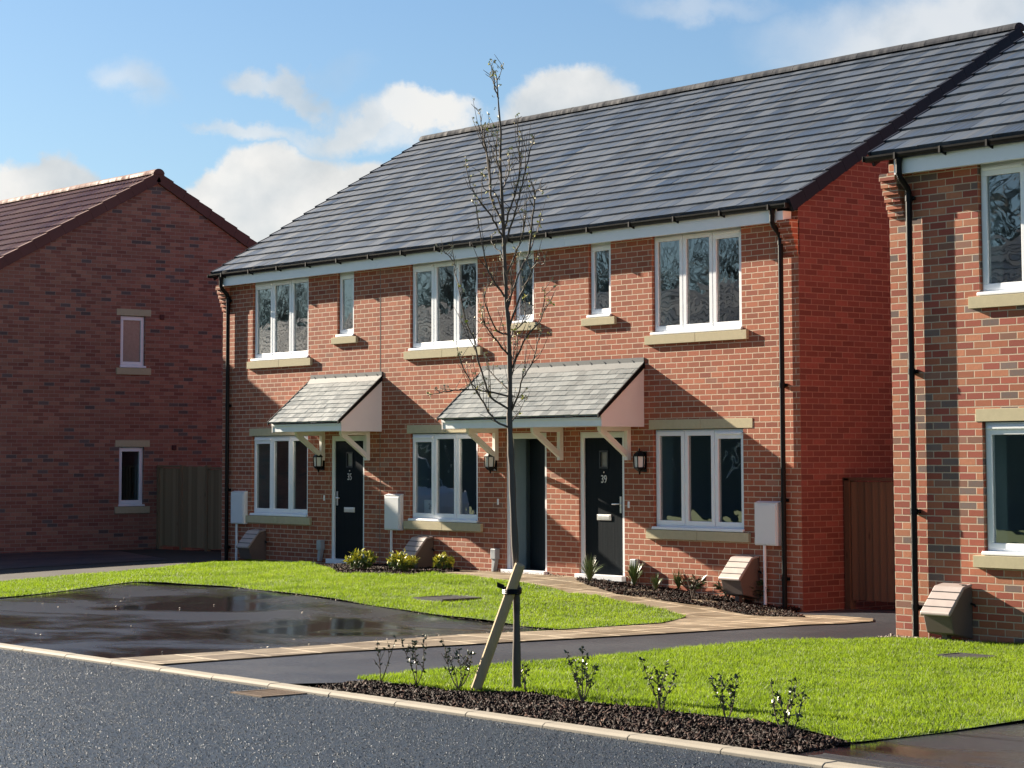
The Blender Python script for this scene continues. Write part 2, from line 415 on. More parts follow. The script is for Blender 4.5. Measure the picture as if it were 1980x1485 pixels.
    c = t.ramp(t.m('ADD', t.m('MULTIPLY', tint, .45), t.m('MULTIPLY', t.n('ShaderNodeMapRange', ins={0: patch, 1: .3, 2: .7, 3: 0.0, 4: 1.0}).outputs[0], .5)), [(.10, (.062, .098, .014)), (.4, (.135, .196, .018)), (.7, (.185, .245, .024)), (.95, (.27, .305, .05))])
    t.put(b.inputs['Base Color'], c); b.inputs['Roughness'].default_value = .55; b.inputs['Specular IOR Level'].default_value = .25
    tl = t.n('ShaderNodeBsdfTranslucent', ins={'Color': t.mix(1.0, c, (1.25, 1.35, .8), 'MULTIPLY')})
    out = [n for n in nt.nodes if n.type == 'OUTPUT_MATERIAL'][0]
    mx = t.n('ShaderNodeMixShader', ins={0: .5, 1: b.outputs[0], 2: tl.outputs[0]}); t.put(out.inputs['Surface'], mx.outputs[0]); M['grass'] = m
ground_mats()

def wood(name, a, c, rough=.75):
    m, t, b = mat(name); o = t.obj()
    gr = t.noise(t.scale(o, (26, 26, 1.3)), 1.0, 5, .65, .4)
    kn = t.n('ShaderNodeTexVoronoi', ins={'Vector': t.scale(o, (5, 5, 1.6)), 'Scale': 1.0}).outputs['Distance']
    tint = t.n('ShaderNodeAttribute', attribute_name='tint').outputs['Fac']
    col = t.mix(t.m('ADD', t.m('MULTIPLY', gr, .5), t.m('MULTIPLY', tint, .6)), a, c)
    col = t.mix(t.m('SUBTRACT', 1.0, t.m('MULTIPLY', kn, 9.0), clamp=True), col, tuple(k*.3 for k in a))
    t.put(b.inputs['Base Color'], col); b.inputs['Roughness'].default_value = rough; b.inputs['Specular IOR Level'].default_value = .25
    t.put(b.inputs['Normal'], t.bump(gr, .4, .004)); return m
M['fence'] = wood('weathered_fence_board', (.17, .112, .062), (.34, .235, .135))
M['gate'] = wood('red_brown_gate_board', (.060, .034, .022), (.145, .080, .048))
M['stake'] = wood('pale_round_stake', (.30, .215, .115), (.52, .40, .235))
M['bark'] = wood('young_bark', (.055, .045, .038), (.13, .11, .095))
# ------------------------------------------------------------------ building parts
def ident(u, d, z): return (u, d, z)

def wall_plane(mb, T, u0, u1, z0, z1, ops, depth=.13):
    us = sorted({u0, u1, *[k for o in ops for k in o[:2]]}); zs = sorted({z0, z1, *[k for o in ops for k in o[2:]]})
    for a, b in zip(us, us[1:]):
        for c, d in zip(zs, zs[1:]):
            um, zm = (a+b)/2, (c+d)/2
            if any(o[0] < um < o[1] and o[2] < zm < o[3] for o in ops): continue
            mb.poly([T(a, 0, c), T(b, 0, c), T(b, 0, d), T(a, 0, d)])
    for a, b, c, d in ops:
        mb.poly([T(a, 0, c), T(a, depth, c), T(a, depth, d), T(a, 0, d)])
        mb.poly([T(b, 0, c), T(b, 0, d), T(b, depth, d), T(b, depth, c)])
        mb.poly([T(a, 0, d), T(b, 0, d), T(b, depth, d), T(a, depth, d)])
        mb.poly([T(a, 0, c), T(b, 0, c), T(b, depth, c), T(a, depth, c)])

def stone_bar(name, par, T, u0, u1, z0, z1, d0, d1, joint=True):
    mb = MB(T)
    if joint:
        m = (u0 + u1) / 2 + .02
        mb.box(u0, m - .003, d0, d1, z0, z1); mb.box(m + .003, u1, d0, d1, z0, z1)
        mb.box(m - .003, m + .003, d0 + .008, d1 - .002, z0 + .004, z1 - .004)
    else: mb.box(u0, u1, d0, d1, z0, z1)
    return mb.build(name, M['stone'], par, bevel=.006)

def window(par, T, u0, u1, z0, z1, n, trickle=None, sill=True, lintel=False, pane='glass', room=True, head=0, joint=True, sz=None):
    """window frame (part) with its panes, stone sill and lintel, and the room behind it as sub-parts. z0 = top of the stone sill"""
    mb = MB(T); d0, d1 = .052, .122
    f0 = z0 + .045; f1 = z1 - .008 - head
    mb.ring(u0, u1, f0, f1, .04, d0, d1)
    if head: mb.box(u0, u1, d0 - .004, d1, f1 + .001, z1 - .006)
    mb.box(u0 - .012, u1 + .012, -.028, d1, z0 + .012, f0 - .001)
    mb.box(u0 - .012, u1 + .012, -.034, -.024, z0 + .006, f0 - .012)
    cw = (u1 - u0) / n; panes = []
    for k in range(n):
        a = u0 + k*cw + (.007 if k else .022); b = u0 + (k+1)*cw - (.007 if k < n-1 else .022)
        if k: mb.box(u0 + k*cw - .03, u0 + k*cw + .03, d0 + .006, d1 - .003, f0 + .04, f1 - .04)
        s0, s1 = f0 + .022, f1 - .022
        tv = .045 if k == trickle else 0
        w = .062
        mb.box(a, b, d0 - .014, d0 + .045, s0, s0 + w); mb.box(a, b, d0 - .014, d0 + .045, s1 - w - tv, s1)
        mb.box(a, a + w, d0 - .014, d0 + .045, s0 + w, s1 - w - tv); mb.box(b - w, b, d0 - .014, d0 + .045, s0 + w, s1 - w - tv)
        # glazing bead, set back, and dark gasket line
        if tv: mb.box(a + .02, b - .02, d0 - .034, d0 - .015, s1 - .05, s1 - .022)
        panes.append((a + w - .006, b - w + .006, s0 + w - .006, s1 - w - tv + .006))
    fr = mb.build('window', M['upvc'], par, bevel=.005)
    for a, b, c, d in panes:
        g = MB(T); g.cur = 0; g.poly([(a, d0 + .012, c), (b, d0 + .012, c), (b, d0 + .012, d), (a, d0 + .012, d)])
        g.cur = 1; e = .009
        for q in ((a, a+e, c, d), (b-e, b, c, d), (a, b, c, c+e), (a, b, d-e, d)): g.poly([(q[0], d0+.0105, q[2]), (q[1], d0+.0105, q[2]), (q[1], d0+.0105, q[3]), (q[0], d0+.0105, q[3])])
        g.build('pane', [M[pane], M['black_pvc']], fr, recalc=False)
    if sill: stone_bar('stone_sill', fr, T, u0 - .115, u1 + .125, z0 - .122 if sz is None else z0 - sz, z0, -.046, .12, joint)
    if lintel: stone_bar('stone_lintel', fr, T, u0 - .08, u1 + .18, z1, z1 + .13, -.006, .12, joint)
    if room:
        r = MB(T); a, b, c, d = u0 + .03, u1 - .03, f0 + .02, f1 - .02; q0, q1, q2 = .125, .34, 2.9
        r.cur = 0
        r.poly([(a,q0,c),(a,q1,c),(a,q1,d),(a,q0,d)]); r.poly([(b,q0,c),(b,q1,c),(b,q1,d),(b,q0,d)]); r.poly([(a,q0,d),(b,q0,d),(b,q1,d),(a,q1,d)]); r.poly([(a,q0,c),(b,q0,c),(b,q1,c),(a,q1,c)])
        A, B_, C_, D_ = a - .5, b + .5, z0 - .8, z1 + .12
        for pl in ([(A,q1,C_),(A,q2,C_),(A,q2,D_),(A,q1,D_)], [(B_,q1,C_),(B_,q2,C_),(B_,q2,D_),(B_,q1,D_)], [(A,q2,C_),(B_,q2,C_),(B_,q2,D_),(A,q2,D_)], [(A,q1,D_),(B_,q1,D_),(B_,q2,D_),(A,q2,D_)]): r.poly(pl)
        for pl in ([(A,q1,C_),(a,q1,C_),(a,q1,D_),(A,q1,D_)], [(b,q1,C_),(B_,q1,C_),(B_,q1,D_),(b,q1,D_)], [(a,q1,C_),(b,q1,C_),(b,q1,c),(a,q1,c)], [(a,q1,d),(b,q1,d),(b,q1,D_),(a,q1,D_)]): r.poly(pl)
        r.cur = 1; r.poly([(A,q1,C_),(B_,q1,C_),(B_,q2,C_),(A,q2,C_)])
        r.build('room', [M['plaster'], M['floor_dark']], fr)
    return fr

def tile_roof(mb, x0, x1, ye, ze, yr, zr, n, tw, th, half=True, gap=.005, jit=.0022, seed=1):
    """courses of flat interlocking tiles laid up a slope from eave (ye,ze) to ridge (yr,zr)"""
    rn = random.Random(seed)
    L = math.hypot(yr - ye, zr - ze); sy, sz = (yr - ye) / L, (zr - ze) / L; ny, nz = -sz, sy
    if ny*0 + nz < 0: ny, nz = -ny, -nz
    g = L / n
    def P(x, s, h): return (x, ye + s*sy + h*ny, ze + s*sz + h*nz)
    for i in range(n):
        s0, s1 = i*g, min((i+1)*g + .05, L + .02)
        x = x0 - (tw/2 if (half and i % 2) else 0)
        while x < x1 - 1e-4:
            a, b = max(x, x0), min(x + tw, x1); x += tw
            if b - a < .02: continue
            a += gap/2; b -= gap/2
            h = th + rn.uniform(-jit, jit); h2 = h + rn.uniform(-jit, jit); k = .004; ds = rn.uniform(-.003, .003)
            mb.ct = rn.random()
            i_ = [mb.pt(P(*q)) for q in ((a, s0+ds, h), (b, s0+ds, h2), (b, s1, k), (a, s1, k), (a, s0+ds, -.01), (b, s0+ds, -.01), (b, s1, -.02), (a, s1, -.02))]
            mb.face([i_[0], i_[1], i_[2], i_[3]]); mb.face([i_[4], i_[5], i_[1], i_[0]]); mb.face([i_[4], i_[0], i_[3], i_[7]]); mb.face([i_[5], i_[6], i_[2], i_[1]])

def verge_caps(mb, xa, xb, ye, ze, yr, zr, n, drop, rise):
    L = math.hypot(yr-ye, zr-ze); sy, sz = (yr-ye)/L, (zr-ze)/L; ny, nz = -sz, sy; g = L/n
    for i in range(n):
        s0, s1 = i*g - .012, (i+1)*g - .016
        def Q(s, h): return (ye + s*sy + h*ny, ze + s*sz + h*nz)
        mb.prism([Q(s0, rise + .012), Q(s1, rise - .010), Q(s1, -drop + .008), Q(s0, -drop)], 'x', xa, xb)

def ridge_tiles(par, x0, x1, y, z, r, mt, seg=.45):
    mb = MB(); x = x0; k = 0
    rn = random.Random(3)
    while x < x1 - .01:
        a, b = x, min(x + seg, x1); x += seg; mb.ct = rn.random()
        dz = rn.uniform(-.002, .002)
        prof = [(y + r*math.cos(q), z + dz + r*.85*math.sin(q)) for q in [math.pi*j/10 for j in range(11)]]
        mb.prism(prof, 'x', a + .004, b - .004)
        mb.prism([(y + (r-.006)*math.cos(q), z + dz + (r-.006)*.85*math.sin(q)) for q in [math.pi*j/10 for j in range(11)]], 'x', b - .004, b + .004)
    return mb.build('ridge', mt, par, bevel=0)

def gutter(par, x0, x1, y, z, r=.062, step=.9):
    mb = MB()
    out = [(y + r*math.cos(q), z + r*math.sin(q)) for q in [math.pi + math.pi*j/10 for j in range(11)]]
    inn = [(y + (r-.005)*math.cos(q), z + (r-.005)*math.sin(q)) for q in [2*math.pi - math.pi*j/10 for j in range(11)]]
    mb.prism(out + inn, 'x', x0, x1)
    mb.box(x0 - .004, x0 + .004, y - r - .004, y + r + .004, z - r*.9, z + .004); mb.box(x1 - .004, x1 + .004, y - r - .004, y + r + .004, z - r*.9, z + .004)
    x = x0 + .45
    while x < x1:
        mb.box(x - .012, x + .012, y - r - .004, y + r + .006, z - r - .005, z + .004)
        mb.prism([(y - .02, z - r - .004), (y + r + .006, z - r - .004), (y + r + .006, z - r - .034)], 'x', x - .009, x + .009)
        x += step
    return mb.build('gutter', M['black_pvc'], par)

def downpipe(par, x, zt, zb, yw=-.055, yg=-.205):
    mb = MB()
    mb.lathe((x, yg, zt - .07), [(.034, 0), (.042, .05), (.042, .12)], 12)
    pts = [(x, yg, zt + .02), (x, yg, zt - .16), (x, yg + .02, zt - .21), (x, yw - .02, zt - .31), (x, yw, zt - .36), (x, yw, zb + .2), (x, yw, zb)]
    mb.tube(pts, .034, 12)
    for z in (zt - .42, 2.82, 1.35, .35):
        if z > zb:
            mb.lathe((x, yw, z - .03), [(.040, 0), (.040, .06)], 12); mb.box(x - .05, x + .05, -.03, .002, z - .02, z + .02)
            mb.box(x + .03, x + .075, -.05, -.035, z - .008, z + .008)
    return mb.build('downpipe', M['black_pvc'], par, smooth=False)

def corbel(mb, xa, xb, z0, n=6, p=.026):
    for k in range(n):
        mb.box(xa, xb, -p*(k+1), .02, z0 + .075*k + .004, z0 + .075*(k+1) - .004)
        mb.box(xa + .004, xb - .004, -p*(k+1) + .006, .02, z0 + .075*(k+1) - .004, z0 + .075*(k+1) + .004)

def fascia(par, x0, x1, joints):
    mb = MB(); e = sorted([x0, *joints, x1])
    for a, b in zip(e, e[1:]): mb.box(a + .0015, b - .0015, -.165, -.15, 4.915, 5.13)
    mb.box(x0, x1, -.15, -.001, 4.93, 4.94)
    return mb.build('fascia', M['upvc'], par)

def gable_house_wall(mb, W, D, z0, ze, slope, ops_front, brickd=.13):
    wall_plane(mb, ident, 0, W, z0, ze, ops_front, brickd)
    yr = D/2; zr = ze + slope*yr - .06
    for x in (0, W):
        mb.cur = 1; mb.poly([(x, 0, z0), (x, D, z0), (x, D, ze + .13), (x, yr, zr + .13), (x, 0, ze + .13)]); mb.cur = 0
    mb.poly([(0, D, z0), (W, D, z0), (W, D, ze), (0, D, ze)])

def door(par, x0, x1, z0, z1, number=None, handle='left', swing=0, hall=False):
    f = .075; mb = MB()
    mb.box(x0, x0 + f, .03, .11, z0 + .045, z1); mb.box(x1 - f, x1, .03, .11, z0 + .045, z1); mb.box(x0 + f, x1 - f, .03, .11, z1 - f - .01, z1)
    mb.box(x0 - .02, x1 + .02, -.075, .11, z0 - .03, z0 + .045)
    fr = mb.build('door', M['white_paint'], par, bevel=.004)
    a, b, c, d = x0 + f + .004, x1 - f - .004, z0 + .05, z1 - f - .014
    cx = (a + b)/2
    T = ident
    if swing:
        cs, sn = math.cos(rad(swing)), math.sin(rad(swing))
        def T(u, dd, z):  # hinged on its right edge
            r = b - u; e = dd - .055
            return (b - r*cs + e*sn*-1, .075 + r*sn + e*cs, z)
    lf = MB(T)
    wa, wb, wc, wd = cx - .075, cx + .075, c + 1.50, c + 1.71
    for q in (((a, wa, c, d), (wb, b, c, d), (wa, wb, c, wc), (wa, wb, wd, d)) if not swing else ((a, b, c, d),)): lf.box(q[0], q[1], .055, .098, q[2], q[3])
    k = a + .12
    leaf = lf.build('door_leaf', M['door_grain'], fr, bevel=0)
    if not swing:
        g = MB(T); g.ring(wa - .022, wb + .022, wc - .022, wd + .022, .026, .045, .058); g.cur = 1; g.box(wa, wb, .07, .076, wc, wd)
        g.build('door_light', [M['door'], M['obscure']], fr)
        lb = MB(T); lb.box(cx - .15, cx + .15, .044, .056, c + .755, c + .835); lb.box(cx - .12, cx + .12, .040, .046, c + .772, c + .818)
        lb.build('letterbox', M['steel'], fr, bevel=.003)
        hx = a + .055 if handle == 'left' else b - .055; sg = 1 if handle == 'left' else -1
        h = MB(T); h.box(hx - .016, hx + .016, .046, .056, c + .86, c + 1.09)
        h.tube([(hx, .056, c + .985), (hx, .005, c + .985), (hx + sg*.03, .0, c + .985), (hx + sg*.13, .0, c + .982)], .0095, 8)
        h.build('door_handle', M['steel'], fr)
        pp2 = MB(T); pp2.box(cx - .011, cx + .011, .044, .056, wc - .085, wc - .063); pp2.build('peephole', M['steel'], fr, bevel=.005)
    if number: text_mesh('door_number', number, .155, M['steel'], fr, (cx, .05, c + 1.325), (rad(90), 0, 0), .004, .85)
    if hall:
        r = MB(); q0, q1, q2 = .112, .36, 3.2
        r.box(x0 + .02, x0 + .045, q0, q1, z0 + .02, z1 - .05)
        A, B_ = x0 - .12, x1 + .35
        for pl in ([(A,q1,z0),(A,q2,z0),(A,q2,2.55),(A,q1,2.55)], [(B_,q1,z0),(B_,q2,z0),(B_,q2,2.55),(B_,q1,2.55)], [(A,q2,z0),(B_,q2,z0),(B_,q2,2.55),(A,q2,2.55)], [(A,q0,2.55),(B_,q0,2.55),(B_,q2,2.55),(A,q2,2.55)],
                   [(x0+.02,q0,z0),(x0+.02,q1,z0),(x0+.02,q1,2.55),(x0+.02,q0,2.55)],[(x1-.02,q0,z0),(x1-.02,q1,z0),(x1-.02,q1,2.55),(x1-.02,q0,2.55)],[(A,q1,z0),(x0+.02,q1,z0),(x0+.02,q1,2.55),(A,q1,2.55)]): r.poly(pl)
        r.cur = 1; r.poly([(A,q0,z0+.04),(B_,q0,z0+.04),(B_,q2,z0+.04),(A,q2,z0+.04)])
        r.build('hallway', [M['plaster'], M['floor_dark']], fr)
    return fr

def canopy(par, x0, x1, brackets, seed):
    ye, ze, yr, zr = -.84, 2.475, -.0, 3.19
    mb = MB(); tile_roof(mb, x0, x1, ye, ze, yr, zr, 10, .17, .017, gap=.004, jit=.002, seed=seed)
    mb.ct = .4; mb.poly([(x0, ye, ze-.012), (x1, ye, ze-.012), (x1, yr, zr-.012), (x0, yr, zr-.012)])
    c = mb.build('porch_canopy', M['canopy_tile'], par)
    f = MB(); f.box(x0 + .02, x1 - .02, -.765, -.74, 2.325, 2.43); f.box(x0 + .02, x1 - .02, -.74, -.001, 2.33, 2.342)
    f.box(x0 + .01, x1 - .01, -.785, -.765, 2.418, 2.45)
    f.build('canopy_fascia', M['white_paint'], c, bevel=.003)
    for xa in (x0 + .004, x1 - .024):
        k = MB(); k.prism([(-.775, 2.318), (-.001, 2.318), (-.001, 3.12), (-.775, 2.45)], 'x', xa, xa + .02)
        xa += .001 if xa > x0 + .1 else -.005
        k.prism([(-.785, 2.43), (-.785, 2.49), (-.001, 3.155), (-.001, 2.97), (-.60, 2.46)], 'x', xa, xa + .024)
        k.build('cheek_panel', M['cheek'], c)
    verge = [(ye - .012, ze - .04), (ye - .012, ze + .02), (yr, zr + .028), (yr, zr - .055)]
    for xa in (x1 - .002, x0 - .022):
        s = MB(); s.prism(verge, 'x', xa, xa + .024); s.build('canopy_verge', M['black_pvc'], c)
    l = MB(); l.box(x0 - .01, x1 + .01, -.014, -.001, zr - .02, zr + .085); l.prism([(-.014, zr + .01), (-.10, zr - .075), (-.10, zr - .065), (-.014, zr + .022)], 'x', x0 - .01, x1 + .01)
    x = x0 + .12
    while x < x1:
        l.obox((x, -.017, zr + .035), (.022, 0, -.016), (0, .004, 0), (.003, 0, .005)); x += .3
    l.build('lead_flashing', M['lead'], c)
    for bx in brackets:
        b = MB(); w = .034
        b.box(bx - w, bx + w, -.07, -.001, 1.86, 2.33); b.box(bx - w, bx + w, -.56, -.07, 2.265, 2.33)
        b.prism([(-.07, 1.90), (-.07, 1.99), (-.44, 2.265), (-.545, 2.265), (-.545, 2.245)], 'x', bx - w + .004, bx + w - .004)
        b.lathe((bx, -.072, 1.90), [(.006, -.006), (.006, .006)], 8)
        b.build('bracket', M['cream_paint'], c, bevel=.003)
    return c

def lantern(par, x, z):
    """half lantern on the wall: domed hood, bars, glass, tapered foot"""
    mb = MB(); y = -.085; n = 6
    mb.box(x - .055, x + .055, -.012, -.001, z - .15, z + .13)
    mb.lathe((x, y, z), [(.088, .062), (.092, .072), (.06, .115), (.03, .135), (.012, .142), (.012, .16), (.004, .175)], n)
    mb.lathe((x, y, z), [(.004, -.19), (.014, -.165), (.016, -.15), (.05, -.125), (.078, -.098), (.078, -.085)], n)
    for j in range(n):
        q = 2*math.pi*j/n; px, py = x + .078*math.cos(q), y + .078*math.sin(q)
        mb.tube([(px, py, z - .09), (px + .008*math.cos(q), py + .008*math.sin(q), z + .066)], .0075, 6)
    o = mb.build('wall_lantern', M['black_pvc'], par)
    g = MB(); g.lathe((x, y, z), [(.068, -.087), (.075, .063)], n); g.build('lantern_glass', M['lamp_glass'], o)
    return o

def meter_box(par, x0, x1, z0, z1, zg):
    mb = MB(); mb.box(x0, x1, -.082, -.001, z0, z1); mb.prism([(-.095, z1 - .004), (-.001, z1 + .022), (-.001, z1 - .004)], 'x', x0 - .006, x1 + .006)
    b = mb.build('electric_meter_box', M['meter_white'], par, bevel=.012)
    d = MB(); d.box(x0 + .022, x1 - .022, -.094, -.082, z0 + .02, z1 - .03); d.box(x1 - .055, x1 - .043, -.098, -.093, z0 + .25, z0 + .275)
    d.build('box_door', M['meter_white'], b, bevel=.006)
    c = MB(); px = x0 + .15; c.tube([(px, -.05, z0 + .01), (px, -.05, .45), (px + .006, -.055, zg)], .021, 10)
    c.build('conduit', M['upvc'], b)

def service_box(par, x, z):
    mb = MB(); mb.box(x - .062, x + .062, -.09, -.001, z - .02, z + .14); o = mb.build('service_box', M['service_grey'], par, bevel=.012)
    c = MB(); c.prism([(x - .045, z - .02), (x + .04, z - .02), (x - .005, z - .20), (x - .055, z - .20)], 'y', -.075, -.004); c.build('cable_duct', M['service_grey'], o, bevel=.008)

def gas_box(x, y, zg, label):
    """brown semi-concealed meter housing standing against the wall; x = centre"""
    r = thing('gas_meter_box', label, 'meter box', (x, y, zg), 0, 'brown meter boxes against the brick walls')
    w = .195
    b = MB(); b.prism([(-.30, .06), (-.002, .0), (-.002, .53), (-.16, .50), (-.36, .27)], 'x', -w + .012, w - .012); b.build('body', M['gas_brown'], r, bevel=.012)
    l = MB(); prof = [(-.015, .56), (-.155, .535), (-.385, .275), (-.385, .245), (-.365, .24), (-.14, .505), (-.015, .535)]
    l.prism(prof, 'x', -w, w)
    lid = l.build('lid', M['gas_lid'], r, bevel=.01)
    g = MB()
    for s in (.22, .50, .78):
        yy, zz = -.155 - .23*s, .535 - .26*s
        g.obox((0, yy - .001, zz + .001), (w - .004, 0, 0), (0, .0045*.66, .0045*.75), (0, -.0025*.75, .0025*.66))
    g.lathe((0, -.374, .265), [(.011, -.004), (.011, .004)], 8)
    g.box(.10, .17, -.115, -.075, .5525, .556)
    g.build('lid_groove', M['black_pvc'], lid)
    p = MB(); p.box(-.035, .035, -.24, -.17, -.30, .06); p.build('leg', M['gas_brown'], r)
    h = MB(); h.tube([(w - .015, -.03, .36), (w + .05, -.05, .35), (w + .06, -.05, .33)], .012, 6); h.build('latch', M['black_pvc'], r)
    return r

# door leaf material: fine vertical wood grain in the skin
def door_grain():
    m, t, b = mat('door_skin'); o = t.obj()
    gr = t.noise(t.scale(o, (30, 30, .8)), 1.0, 5, .65)
    t.put(b.inputs['Base Color'], t.mix(gr, (.003, .006, .010), (.010, .016, .022)))
    b.inputs['Roughness'].default_value = .42; b.inputs['Specular IOR Level'].default_value = .06
    t.put(b.inputs['Normal'], t.bump(gr, .5, .004)); return m
M['door_grain'] = door_grain()
M['vent'] = plain('dark_red_vent', (.07, .018, .02), .5, .3)
M['cheek'] = plain('canopy_cheek_panel', (.82, .76, .75), .5, .4, var=.03)

# ------------------------------------------------------------------ the terrace
H1 = thing('terraced_house', 'long red brick terrace of three homes under one grey tiled roof', 'building')
W, D, SL = 14.13, 8.9, .597
ZS1, ZL1, ZS2, ZF = .915, 2.28, 3.565, 4.93
wins3 = [(.985, 2.742, 0), (5.645, 7.385, 0), (11.325, 13.085, 2)]
narrow = [(3.60, 4.082), (8.262, 8.742), (9.975, 10.462)]
doors = [(3.412, 4.388), (8.05, 9.02), (9.742, 10.722)]
ops = []
for a, b, k in wins3: ops += [(a, b, ZS1, ZL1), (a, b, ZS2, 5.06)]
for a, b in narrow: ops.append((a, b, 3.87, 5.06))
for a, b in doors: ops.append((a, b, .215, 2.262))
mb = MB(); gable_house_wall(mb, W, D, -.5, 5.06, SL, ops)
corbel(mb, 0.0, .222, 4.485, 6); corbel(mb, W - .222, W, 4.485, 6)
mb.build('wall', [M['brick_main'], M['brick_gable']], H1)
for a, b, k in wins3:
    window(H1, ident, a, b, ZS1, ZL1, 3, trickle=k, lintel=True)
    window(H1, ident, a, b, ZS2, 4.975, 3, trickle=k, head=.03)
for a, b in narrow: window(H1, ident, a, b, 3.87, 4.975, 1, head=.06, joint=False, sz=.108)
door(H1, *doors[0], .215, 2.262, '35', 'left'); door(H1, *doors[1], .215, 2.262, None, 'left', swing=21, hall=True); door(H1, *doors[2], .215, 2.262, '39', 'right')
canopy(H1, 2.84, 4.88, (3.222, 4.52), 5); canopy(H1, 7.515, 11.15, (7.862, 9.372, 10.836), 9)
for x in (3.19, 7.80, 11.14): lantern(H1, x, 1.85)
meter_box(H1, .435, .872, .765, 1.315, .05); meter_box(H1, 5.065, 5.48, .765, 1.315, .12); meter_box(H1, 13.36, 13.775, .765, 1.315, .0)
service_box(H1, 3.20, .41); service_box(H1, 7.86, .415); service_box(H1, 10.985, .365)
for x in (3.25, 7.89, 10.824):
    q = MB(); q.box(x - .018, x + .018, -.018, -.001, 1.20, 1.29); q.build('doorbell', M['upvc'], H1, bevel=.006)
ye, yr = -.20, D/2; ze, zr = 5.275 + SL*ye, 5.275 + SL*yr
mb = MB(); tile_roof(mb, -.06, W + .055, ye, ze, yr, zr, 19, .332, .034, gap=.003, seed=2)
mb.ct = .4; mb.poly([(-.06, ye, ze - .012), (W + .055, ye, ze - .012), (W + .055, yr, zr - .012), (-.06, yr, zr - .012)])
mb.poly([(-.06, yr, zr), (W + .055, yr, zr), (W + .055, D + .2, 5.15), (-.06, D + .2, 5.15)])
roof = mb.build('roof', M['slate'], H1)
ridge_tiles(roof, -.07, W + .065, yr, zr - .02, .125, M['ridge_tile'])
mb = MB(); verge_caps(mb, W + .012, W + .075, ye, ze, yr, zr, 19, .135, .034); mb.build('verge', M['verge'], roof); mb = MB(); verge_caps(mb, -.075, -.055, ye, ze, yr, zr, 19, .13, .030); mb.build('verge', M['verge'], roof)
fascia(H1, .222, W - .222, (4.96, 9.65))
mb = MB(); mb.box(W - .222, W - .10, -.172, -.02, 4.935, 5.05); mb.build('box_end', M['upvc'], H1)
gutter(H1, -.10, W + .03, -.205, 5.135)
downpipe(H1, .257, 5.08, .03); downpipe(H1, 13.865, 5.08, -.12)
for x in (4.83,):
    q = MB(); q.box(x - .006, x + .006, -.003, .01, .1, 4.93); q.build('movement_joint', M['gas_brown'], H1)

# ------------------------------------------------------------------ the house on the right
R0 = (18.03, -2.6, -.02)
H2 = thing('brick_house', 'orange and grey multi brick house cut off by the right edge of view', 'building', R0)
W2, D2 = 6.2, 9.0
w2 = [(1.215, 2.985, 0), (4.0, 5.2, 0)]
ops = []
for a, b, k in w2: ops += [(a, b, ZS1, ZL1), (a, b, ZS2, 5.06)]
mb = MB(); gable_house_wall(mb, W2, D2, -.4, 5.06, SL, ops); corbel(mb, 0, .222, 4.485, 6); mb.build('wall', [M['brick_right'], M['brick_right']], H2)
for a, b, k in w2:
    window(H2, ident, a, b, ZS1, ZL1, 3, trickle=k, lintel=True); window(H2, ident, a, b, ZS2, 4.975, 3, trickle=k, head=.03)
yr = D2/2; zr = 5.275 + SL*yr
mb = MB(); tile_roof(mb, -.07, W2 + .06, ye, ze, yr, zr, 19, .332, .034, gap=.003, seed=12)
mb.ct = .4; mb.poly([(-.07, ye, ze - .012), (W2 + .06, ye, ze - .012), (W2 + .06, yr, zr - .012), (-.07, yr, zr - .012)])
mb.poly([(-.07, yr, zr), (W2 + .06, yr, zr), (W2 + .06, D2 + .2, 5.15), (-.07, D2 + .2, 5.15)])
roof = mb.build('roof', M['slate'], H2); ridge_tiles(roof, -.08, W2 + .07, yr, zr - .02, .125, M['ridge_tile'])
mb = MB(); verge_caps(mb, -.095, -.065, ye, ze, yr, zr, 19, .13, .028); mb.build('verge', M['verge'], roof)
fascia(H2, .222, W2, (3.9,)); 
gutter(H2, -.13, W2, -.205, 5.135, step=.62); downpipe(H2, .325, 5.08, -.02)

# ------------------------------------------------------------------ the house on the left
XL = -6.2
H3 = thing('gabled_house', 'dark red brick house with red pantile roof seen gable end on', 'building', (XL, 0, 0))
yf, yb, ym, zap, sl3, ze3 = -2.2, 6.52, 2.16, 7.70, .573, 5.20
def TG(u, d, z): return (-d, u, z)
gops = [(1.345, 1.912, .93, 2.13), (1.345, 1.912, 3.725, 4.785)]
mb = MB(); wall_plane(mb, TG, yf, yb, -.4, ze3, gops)
mb.poly([(0, yf, ze3), (0, yb, ze3), (0, ym, ze3 + sl3*(ym - yf) - .02)])
L3 = -9.5
mb.poly([(L3, yf, -.4), (0, yf, -.4), (0, yf, ze3), (L3, yf, ze3)]); mb.poly([(L3, yb, -.4), (0, yb, -.4), (0, yb, ze3), (L3, yb, ze3)])
mb.poly([(L3, yf, -.4), (L3, yb, -.4), (L3, yb, ze3), (L3, ym, zap - .05), (L3, yf, ze3)])
mb.build('wall', M['brick_left'], H3)
for (a, b, c, d), pn in zip(gops, ('glass', 'obscure')):
    fr = window(H3, TG, a, b, c, d, 1, sill=False, pane=pn, room=True)
    stone_bar('stone_sill', fr, TG, a - .09, b + .13, c - .135, c, -.03, .12, False); stone_bar('stone_lintel', fr, TG, a - .09, b + .13, d, d + .135, -.004, .12, False)
for y, z in ((2.29, 4.78), (2.60, 2.12)):
    q = MB(TG); q.box(y - .05, y + .05, -.03, -.001, z - .05, z + .05); q.build('wall_vent', M['vent'], H3, bevel=.01)
